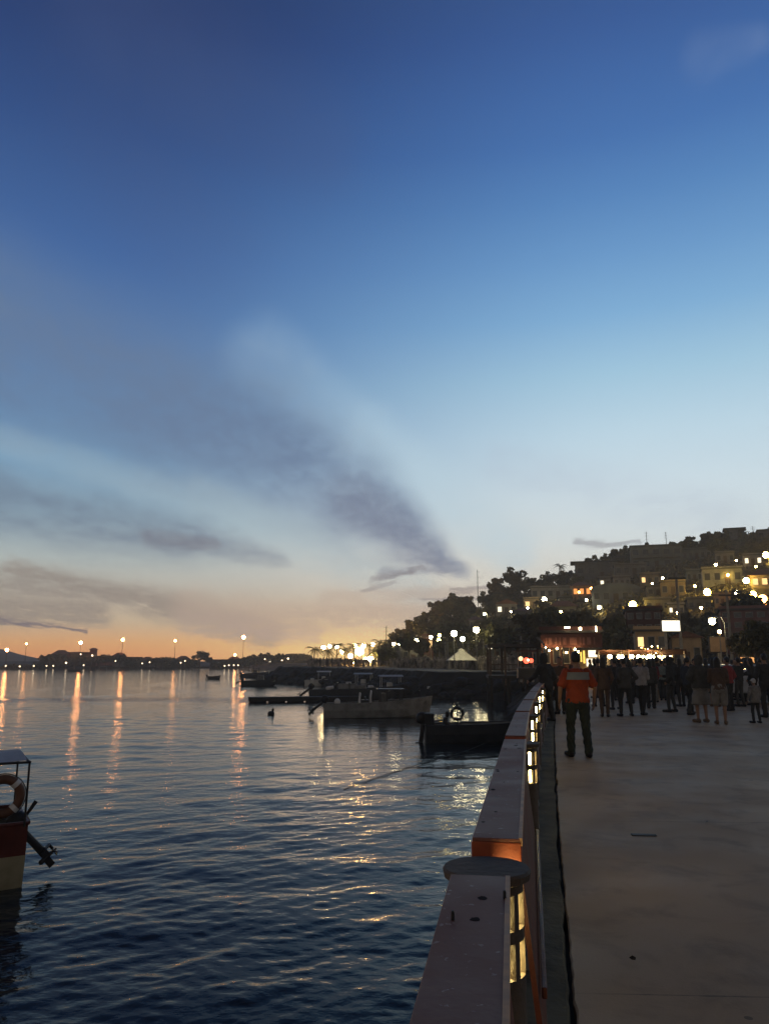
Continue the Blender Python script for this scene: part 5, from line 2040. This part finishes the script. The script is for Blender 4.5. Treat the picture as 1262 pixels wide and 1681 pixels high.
# tent
q = P(757.5, 1094, 100)
o = empty('tent', (q.x, 100, base_z(100)))
tag(o, 'small white pyramid tent standing among the crowd on the shore', 'tent')
zt, ze = P(757, 1064, 100).z - base_z(100), P(757, 1084, 100).z - base_z(100)
w = 23 * 100 / F
mb = MB()
rows = [(w, ze), (w * .72, ze + (zt - ze) * .24), (w * .42, ze + (zt - ze) * .55), (w * .22, ze + (zt - ze) * .74), (w * .22, ze + (zt - ze) * .86), (.05, zt)]
vs, fs = [], []
for r_, z in rows:
    vs += [(-r_, -r_, z), (r_, -r_, z), (r_, r_, z), (-r_, r_, z)]
for i in range(len(rows) - 1):
    for k in range(4):
        fs.append((i * 4 + k, i * 4 + (k + 1) % 4, i * 4 + 4 + (k + 1) % 4, i * 4 + 4 + k))
mb.add(vs, fs).build('canopy', mat('white tent cloth', (.62, .62, .56), .8, .12, 2), o)
for sx in (-1, 1):
    for sy in (-1, 1):
        MB().path([(sx * w * .97, sy * w * .97, -.2), (sx * w * .97, sy * w * .97, ze)], .05, 6).build('pole', M_steel, o)
# flat roofed pavilion
q = P(848, 1100, 66)
zr = P(848, 1062, 66).z
zf = base_z(66)
o = empty('pavilion', (q.x, 66, zf), math.atan2(-q.x, 66) * .5)
tag(o, 'dark open pavilion with a flat roof on posts at the water edge', 'pavilion')
w = 92 * 66 / F
MB().box((0, 2, zr - zf + .1), (w, 5, .24)).build('roof', M_roof, o)
for sx in (-.46, -.2, .1, .46):
    for sy in (-.1, 4.1):
        MB().box((w * sx, sy, (zr - zf) / 2 - .4), (.18, .18, zr - zf + .8)).build('post', M_wood, o)
q2 = MB()
q2.box((0, -.2, .9), (w * .94, .05, .08)).box((0, -.2, .5), (w * .94, .05, .06))
q2.build('rail', M_wood, o)
MB().box((0, 2, -.12), (w, 5, .24)).build('deck', mat('dark wet timber', (.022, .02, .017), .8, .3, 3), o)
for sx in (-.46, -.15, .16, .46):
    for sy in (-.2, 4.2):
        MB().limb((w * sx, sy, -4.2), (w * sx, sy, -.2), .16, .16, 8).build('pile', mat('dark wet timber', (.022, .02, .017), .8, .3, 3), o)
# curved bare pole left of the restaurant
q = P(892, 1095, 45)
o = empty('bent_pole', (q.x, 45, 0))
tag(o, 'grey pole bent over to the left above the hooded figure', 'pole')
zz = lambda y: P(892, y, 45).z
MB().path([(.05, 0, -.2), (.08, 0, zz(1062)), (.02, 0, zz(1056)), (-.10, 0, zz(1052)), (-.20, 0, zz(1049))], .055, 8).build('pole', M_conc, o)
MB().limb((-.34, 0, zz(1047)), (-.20, 0, zz(1049)), .05, .07).build('lamp_housing', M_conc, o)


def car(loc, rz, body, label, s=1.0):
    o = empty('parked_car', loc, rz)
    tag(o, label, 'car', 'cars parked behind the crowd')
    side = [(-2.15, .38), (-2.2, .75), (-2.12, .98), (-1.75, 1.04), (-1.45, 1.42), (-.2, 1.46), (.62, .98), (1.75, .86), (2.12, .70), (2.15, .38)]
    mb = MB()
    n = len(side)
    vs = []
    for (yy_, k) in ((-.86, 1), (-.80, 1), (.80, 1), (.86, 1)):
        for (x, z) in side:
            inset = .16 if z > 1.1 else 0
            e = .04 if abs(yy_) > .83 else 0
            vs.append((x * (1 - e * .3), yy_ * (1 - inset) if z > 1.1 else yy_, z - e * (1 if z > .5 else -1)))
    fs = []
    for r_ in range(3):
        for k in range(n):
            fs.append((r_ * n + k, r_ * n + (k + 1) % n, (r_ + 1) * n + (k + 1) % n, (r_ + 1) * n + k))
    fs.append(tuple(range(n)))
    fs.append(tuple(reversed(range(3 * n, 4 * n))))
    mb.add(vs, fs).build('body', body, o)
    w_ = MB()
    for sg in (-1, 1):
        w_.add([(-1.36, sg * .735, 1.38), (-.25, sg * .735, 1.41), (.42, sg * .80, 1.04), (-1.58, sg * .80, 1.06), (-1.36, sg * .775, 1.38), (-.25, sg * .775, 1.41), (.42, sg * .845, 1.04), (-1.58, sg * .845, 1.06)],
               [(0, 1, 2, 3), (7, 6, 5, 4), (0, 4, 5, 1), (1, 5, 6, 2), (2, 6, 7, 3), (3, 7, 4, 0)])
    w_.build('side_window', M_glass, o)
    MB().add([(-1.53, -.62, 1.36), (-1.53, .62, 1.36), (-1.80, .70, 1.05), (-1.80, -.70, 1.05)], [(0, 1, 2, 3)]).build('rear_window', M_glass, o)
    MB().add([(-.13, -.62, 1.44), (-.13, .62, 1.44), (.60, .72, 1.02), (.60, -.72, 1.02)], [(3, 2, 1, 0)]).build('windscreen', M_glass, o)
    for x in (-1.35, 1.35):
        for y in (-.80, .80):
            wh = empty('wheel', (x, y, .33))
            wh.parent = o
            t = MB()
            t.torus((0, 0, 0), .235, .095, 'Y', 20, 8)
            t.build('tyre', M_black, wh, smooth=True)
            MB().path([(0, -.07, 0), (0, .07, 0)], .19, 14).build('rim', M_steel, wh)
    for y in (-.64, .64):
        MB().box((-2.19, y, .84), (.06, .34, .16)).build('tail_light', mat('red lens', (.35, .02, .015), .3, .2, 3), o)
        MB().box((2.12, y, .68), (.08, .36, .14)).build('headlight', glow_mat('headlight', (1, .9, .7), 1.2, False), o)
    MB().box((-2.24, 0, .50), (.10, 1.6, .16)).box((2.20, 0, .45), (.10, 1.6, .16)).build('bumper', M_dark, o)
    return o


q = P(1226, 1100, 31)
car((q.x, 31, 0), R(160), mat('silver car paint', (.40, .41, .42), .28, .08, 2, spec=.6), 'silver car parked behind the child under the round tree')
q = P(1172, 1100, 36)
car((q.x, 36, 0), R(70), mat('pale teal car paint', (.36, .43, .42), .28, .08, 2, spec=.6), 'pale teal car behind the wide dark jacket')
q = P(863, 1090, 44)
# red lit ride / tail lights beyond the rail
o = empty('red_lantern_cart', (P(862, 1085, 52).x, 52, 0))
tag(o, 'food cart glowing red and pale beyond the end of the railing', 'food cart')
MB().box((0, 0, .8), (1.1, .8, .7)).build('cart_body', M_hulld, o, bevel=.04)
MB().path([(-.5, 0, 1.1), (-.5, 0, 2.2)], .03, 6).path([(.5, 0, 1.1), (.5, 0, 2.2)], .03, 6).build('post', M_steel, o)
MB().box((0, 0, 2.25), (1.4, 1.1, .08)).build('roof', M_aw[0], o)
for sx in (-.38, .38):
    wh = empty('wheel', (sx, -.36, .32))
    wh.parent = o
    MB().torus((0, 0, 0), .26, .05, 'Y', 18, 6).build('tyre', M_black, wh)
    MB().path([(0, -.03, 0), (0, .03, 0)], .10, 10).build('rim', M_steel, wh)
MB().ball((-.32, -.1, 1.75), .15, 10, 7).build('lantern', glow_mat('cart warm', (1, .6, .3), 2.2), o)
MB().ball((.05, -.1, 1.62), .20, 10, 7).build('lantern', glow_mat('cart red', (1, .10, .05), 3.2), o)
MB().ball((.36, -.1, 1.62), .15, 10, 7).build('lantern', glow_mat('cart red', (1, .10, .05), 3.2), o)
MB().ball((.12, -.3, 1.66), .07, 8, 6).build('lantern', glow_mat('cart hot', (1, .6, .45), 8), o)

# ------------------------------------------------------------------ far shore buildings, tower
FB = 'low buildings across the bay'
for i, (x0, x1, pt, pb, w_, l, lit) in enumerate((
        (86, 112, 1074, 1092, 6, 'dark block among the trees of the wooded mound', (1,)), (112, 150, 1072, 1091, 6, 'long reddish building on the wooded mound', ()), (147, 157, 1066, 1090, 6, 'small square tower on the wooded mound', ()),
        (160, 186, 1078, 1093, 3, 'low reddish house right of the square tower', (0,)), (186, 204, 1076, 1094, 0, 'pale house with lit windows right of the square tower', (0, 1, 3)), (206, 232, 1080, 1094, 3, 'long low house with lamps before it', (2,)),
        (232, 250, 1083, 1094, 0, 'pale low house left of the round tree', (0, 1)), (255, 286, 1083, 1095, 5, 'grey shed left of the round tree across the bay', ()), (290, 310, 1082, 1095, 5, 'house with two lit windows left of the round tree', (0, 1)),
        (345, 372, 1084, 1096, 3, 'low house right of the round tree across the bay', ()), (374, 394, 1083, 1096, 5, 'low quay building under the tallest lamp', (0, 1, 2)), (440, 462, 1080, 1096, 3, 'reddish house among the far trees left of the point', (0,)), (464, 482, 1078, 1096, 5, 'last grey house before the festival point', (1,)))):
    house(x0, x1, pt, pb, M_wal[w_], l, 'flat' if i % 2 else 'hip', 3, 1, lit, M_lit_c, Y=372 - i % 3 * 4, depth=8, name='tower' if 'tower' in l else 'building', cat='tower' if 'tower' in l else 'building', door=False, group=FB, z0=.3)

# ------------------------------------------------------------------ trees
HT = 'trees on the dark hillside'
sil = [(640, 1074, 0.9), (655, 1066, 1.0), (668, 1058, 1.0), (680, 1052, 1.0), (704, 1036, 1.3), (716, 1026, 1.3), (728, 1021, 1.3), (742, 1018, 1.2), (756, 1016, 1.2), (770, 1016, 1.2), (784, 1014, 1.1), (798, 1008, 1.0), (808, 998, 1.2), (818, 990, 1.3),
       (832, 982, 1.3), (846, 977, 1.3), (862, 975, 1.0), (878, 974, .9), (892, 970, .8), (905, 966, .9), (935, 956, .9), (1018, 934, 1.1), (1028, 928, 1.2), (1036, 926, 1.0), (1128, 908, .7), (1142, 905, .8), (1156, 902, .8), (1172, 898, .8), (1184, 891, .7), (1232, 887, .6), (1290, 884, 1.0), (1320, 884, 1.0)]
for i, (x, y, sc) in enumerate(sil):
    a = au(x)
    Y = lerp_tab(TAB_YR, a) - 2
    p = Vector((a * Y, Y, hill_z(a * Y, Y) - 1.9 * sc))
    plant(kinds[i % 4], p, sc * rnd.uniform(.95, 1.2), 'tree crown standing out on the dark hill skyline', 'tree', 'trees along the hill skyline')
for (x, y, sc, k) in ((920, 962, 1.15, 0), (1024, 930, .8, 2), (1008, 935, .6, 1)):
    a = au(x)
    Y = lerp_tab(TAB_YR, a) - 3
    plant(palms[k], Vector((a * Y, Y, hill_z(a * Y, Y))), sc, {0: 'palm tree on the skyline left of the flat roofed hilltop house', 2: 'palm tree on the skyline left of the big hilltop house', 1: 'small palm tree right of the flat roofed hilltop house'}[k], 'palm tree')
boxes = []
for o in list(C.objects):
    if o.type == 'EMPTY' and o.get('category') in ('house', 'building') and o.location.y < 260:
        w_ = [c for c in o.children if c.name.startswith('wall')]
        if w_:
            dd = w_[0].dimensions
            boxes.append((proj(o.location), dd.x / o.location.y * F / 2, dd.z / o.location.y * F, o.location.y))
lampp = [proj(o.matrix_basis @ Vector((0, 0, [c for c in o.children if c.name.startswith('bulb')][0].bound_box[1][2]))) + (o.location.y,) for o in C.objects if o.type == 'EMPTY' and o.get('group') == HG]
cnt = 0
tries = 0
while cnt < 200 and tries < 16000:
    tries += 1
    x = rnd.uniform(630, 1330)
    a = au(x)
    yr, yf = lerp_tab(TAB_YR, a), lerp_tab(TAB_YF, a)
    t = rnd.uniform(.0, .97)
    Y = yf + t * (yr - yf)
    z = hill_z(a * Y, Y)
    p = Vector((a * Y, Y, z - .1))
    qx, qy = proj(p)
    sc = rnd.uniform(.55, 1.15)
    p.z -= 1.1 * sc
    hh, ww = 5.0 * sc / Y * F, 2.6 * sc / Y * F
    bad = False
    for (bp, bw, bh, by) in boxes:
        if abs(qx - bp[0]) < bw + ww * .6 and by - 1 < Y < by + 9:
            bad = True
        if abs(qx - bp[0]) < bw + ww * .4 and Y <= by and qy > bp[1] - 4 and qy - hh < bp[1] - bh * .25:
            bad = True
    for (lx, ly, lY) in lampp:
        if abs(qx - lx) < ww + 3 and qy - hh < ly + 6 < qy + 6 and Y < lY + 2:
            bad = True
    if bad or Y < 92:
        continue
    plant(kinds[rnd.choice((0, 1, 2, 3, 4, 4))], p, sc, 'dark leafy tree on the unlit hillside above the shore road', 'tree', HT)
    cnt += 1
# scrub covering the slopes between the houses
g_ = np.random.default_rng(77)
V, Fc = [], []
n_ = 0
while n_ < 5200:
    px_ = g_.uniform(632, 1330)
    a = au(px_)
    yr, yf = lerp_tab(TAB_YR, a), lerp_tab(TAB_YF, a)
    Y = yf + g_.uniform(.02, 1.02) * (yr - yf)
    c0 = np.array([a * Y, Y, hill_z(a * Y, Y)])
    qx, qy = proj(c0)
    n_ += 1
    if any(abs(qx - bp[0]) < bw + 3 and by - 1.5 < Y < by + 8 for (bp, bw, bh, by) in boxes):
        continue
    cr = g_.uniform(.4, 1.15)
    for k in range(11):
        u = g_.normal(size=3)
        u /= np.linalg.norm(u)
        w = np.cross(u, g_.normal(size=3))
        w /= np.linalg.norm(w)
        d = g_.normal(size=3) * cr * .5
        d[2] = abs(d[2]) * .9
        q = c0 + d
        s_ = g_.uniform(.2, .42)
        n0 = len(V)
        V += [tuple(q - u * s_), tuple(q + w * s_ * .6), tuple(q + u * s_), tuple(q - w * s_ * .6)]
        Fc.append((n0, n0 + 1, n0 + 2, n0 + 3))
me = bpy.data.meshes.new('scrub')
me.from_pydata(V, [], Fc)
tag(mesh_obj('scrub', me, M_leaf2), 'dry olive scrub covering the hillside between the houses', 'scrub', None, 'stuff')
# round clipped tree at the right
q = P(1243, 1100, 44)
kt = empty('tree', (q.x, 44, 0))
tag(kt, 'broad round clipped tree at the right edge behind the child', 'tree')
mesh_obj('crown', crown_mesh(21, 1.75, 1.6, 1.0, 24, 5200, .10, 2.65), M_leaf, kt)
trunk_mb(1.9, .13, 4, 5, .8).build('trunk', M_trunk, kt)
q = P(1212, 1100, 47)
kt = empty('tree', (q.x, 47, 0))
tag(kt, 'slim young tree left of the round clipped tree', 'tree')
mesh_obj('crown', crown_mesh(22, .75, .75, .8, 12, 1700, .09, 2.5), M_leaf2, kt)
trunk_mb(1.7, .10, 5, 4, .4).build('trunk', M_trunk, kt)
# street trees along the shore road in the dark middle
for i, (x, pb, Y, sc, l) in enumerate(((836, 1090, 92, .9, 'dark street tree behind the flat roofed pavilion'), (812, 1090, 98, .8, 'street tree left behind the pavilion'), (872, 1095, 84, .9, 'dark street tree right behind the pavilion'), (1004, 1095, 84, 1.0, 'tall dark tree behind the kiosk'), (1022, 1095, 88, 1.1, 'dark tree between the kiosk and the tall red building'),
                                       (905, 1060, 88, 1.0, 'dark tree above the left end of the restaurant'), (955, 1060, 90, 1.0, 'dark tree above the right end of the restaurant'), (1120, 1050, 92, .9, 'dark tree behind the leaning pole'), (1150, 1040, 92, 1.0, 'dark tree left of the street lamp head'), (670, 1090, 132, .8, 'small tree between the shore houses'), (692, 1085, 128, .7, 'small round tree before the narrow reddish house'),
                                       (640, 1092, 140, .75, 'low tree at the right end of the festival'), (732, 1080, 126, .8, 'dark tree behind the bare pale poles'), (770, 1075, 126, .8, 'dark tree behind the white tent'))):
    q = P(x, 1085, Y)
    plant(kinds[(0, 3, 1, 2)[i % 4]], Vector((q.x, Y, hill_z(q.x, Y) - .1)), sc, l, 'tree')
# palms of the festival
for i, (x, pt, Y, l) in enumerate(((513, 1063, 178, 'leftmost palm of the festival, leaning at the point'), (536, 1066, 184, 'short palm between the white festival lamps'), (553, 1056, 180, 'slim palm left of the brightest festival lamp'), (567, 1064, 170, 'dark palm before the warm festival lights'), (582, 1057, 184, 'palm above the brightest festival lamp'),
                                   (606, 1056, 186, 'palm at the upper right of the festival'), (616, 1066, 172, 'orange lit palm low in the festival'), (622, 1051, 180, 'tallest palm of the festival, at its right end'), (626, 1060, 168, 'yellow lit palm beside the shore trees'))):
    p = P(x, pt, Y)
    k = palms[i % 3]
    h0 = (5.2, 6.4, 4.3)[i % 3]
    zb = hill_z(p.x, Y)
    sc = max(1.15, (p.z - zb) / (h0 + .5) * 1.1)
    plant(k, Vector((p.x, Y, p.z - (h0 + .4) * sc)), sc, l, 'palm tree', 'palms at the festival')
# trees across the bay
FT = 'trees of the far shore'
for i, (x, pt, w_) in enumerate(((78, 1076, 30), (92, 1071, 40), (104, 1076, 26), (62, 1087, 22), (124, 1074, 22), (140, 1073, 22), (165, 1074, 22), (176, 1076, 20), (198, 1074, 22), (216, 1079, 22), (234, 1081, 22), (250, 1080, 20), (268, 1080, 26), (284, 1079, 24), (300, 1078, 26), (316, 1083, 20), (346, 1080, 14), (358, 1085, 20), (372, 1085, 20),
                                 (398, 1082, 22), (410, 1080, 22), (422, 1077, 14), (430, 1079, 20), (444, 1076, 14), (452, 1077, 16), (466, 1078, 20), (478, 1077, 16), (488, 1080, 20), (498, 1079, 20), (404, 1078, 22), (417, 1074, 20), (436, 1073, 22), (450, 1076, 22), (461, 1072, 18), (472, 1075, 22), (484, 1074, 24), (496, 1074, 24), (505, 1077, 22), (362, 1083, 24), (384, 1082, 24), (277, 1080, 26), (224, 1079, 26), (150, 1074, 24), (20, 1091, 26), (40, 1091, 26), (5, 1090, 26))):
    Y = 362 if x > 70 else 332
    p = P(x, pt - 1, Y)
    ki = (2, 0, 4, 2)[i % 4]
    sc = max(.5, w_ * 1.25 * Y / F / (2.2 * (2.6, 0, 2.9, 0, 1.9)[ki]))
    topz = (5.9, 0, 4.75, 0, 3.3)[ki] * sc
    plant(kinds[ki], Vector((p.x, Y, p.z - topz)), sc, 'dark tree on the low far shore across the bay', 'tree', FT, 1.0)
p = P(329, 1069, 360)
o = plant(kinds[2], Vector((p.x, 360, p.z - 4.75 * 1.35)), 1.35, 'big round dark tree standing alone on the far shore', 'tree')

# ------------------------------------------------------------------ crowds on the shore and rocks
def crowd_mesh(n, area, seed, m):
    g_ = random.Random(seed)
    mb = MB()
    for k in range(n):
        x, y = area(g_)
        z = hill_z(x, y)
        h = g_.uniform(.88, 1.06)
        w = g_.uniform(.17, .24)
        for sx in (-.09, .09):
            mb.path([(x + sx, y, z), (x + sx * .9, y + g_.uniform(-.1, .1), z + .85 * h)], [.06, .085], 5)
        mb.loft([(x, y, z + .78 * h, .17, .12), (x, y, z + 1.1 * h, w * .9, .13), (x, y, z + 1.38 * h, w, .12), (x, y, z + 1.48 * h, .07, .06)], 7)
        mb.ball((x, y, z + 1.61 * h), .11 * h, 7, 5)
        for sx in (-1, 1):
            mb.path([(x + sx * w, y, z + 1.38 * h), (x + sx * (w + .07), y - .05, z + 1.05 * h), (x + sx * (w + .02), y - .16, z + .85 * h)], [.05, .045, .035], 5)
    return mb


def area1(g_):
    px_ = g_.uniform(640, 846)
    Y = 84 + (846 - px_) / 206 * 48 + g_.uniform(0, 10)
    return au(px_) * Y, Y


def area2(g_):
    px_ = g_.uniform(506, 636)
    Y = 150 + g_.uniform(0, 34)
    return au(px_) * Y, Y


def area3(g_):
    px_ = g_.uniform(985, 1262)
    Y = g_.uniform(34, 46)
    return au(px_) * Y, Y


mixc = mat('mixed clothing', (.26, .23, .20), .85, .9, .9, col2=(.03, .03, .032))
tag(crowd_mesh(240, area1, 3, None).build('shore_crowd', mixc), 'dense crowd lining the shore road around the white tent', 'crowd', None, 'stuff')
tag(crowd_mesh(170, area2, 5, None).build('festival_crowd', mixc), 'distant crowd under the palms of the waterfront festival', 'crowd', None, 'stuff')
tag(crowd_mesh(46, area3, 8, None).build('street_crowd', cloth('dark crowd clothing', (.035, .033, .032))), 'dense far crowd in front of the lit market stalls', 'crowd', None, 'stuff')
rocks = []
for i in range(3):
    bm = bmesh.new()
    bmesh.ops.create_icosphere(bm, subdivisions=3, radius=1)
    for v in bm.verts:
        v.co *= 1 + .32 * mnoise.noise(v.co * 1.1 + Vector((i * 7, 0, 0))) + .10 * mnoise.noise(v.co * 3.1 + Vector((0, i * 5, 0)))
        v.co.z *= .68
    me = bpy.data.meshes.new('rock')
    bm.to_mesh(me)
    bm.free()
    rocks.append(mesh_obj('rock', me, MATS['dark shore rock']))
n = 0
y = 73.0
while y < 150:
    x = shore_x(y)
    d = abs(shore_x(y + .5) - x) / .5
    for k in range(2):
        o = rocks[n] if n < 3 else rocks[n % 3].copy()
        if n >= 3:
            C.objects.link(o)
        s = rnd.uniform(.45, 1.05)
        o.scale = (s * 1.25, s, s)
        o.rotation_euler = (rnd.uniform(-.3, .3), rnd.uniform(-.3, .3), rnd.uniform(0, 6))
        nv = Vector((-1, -d, 0)).normalized()
        off = rnd.uniform(.8, 3.0)
        o.location = Vector((x, y, 0)) + nv * off + Vector((0, 0, .1 - off * .62))
        tag(o, 'dark boulder of the rock slope below the shore crowd', 'rock', 'boulders of the shore slope')
        n += 1
    y += rnd.uniform(.7, 1.5) / math.sqrt(1 + d * d) * 1.3
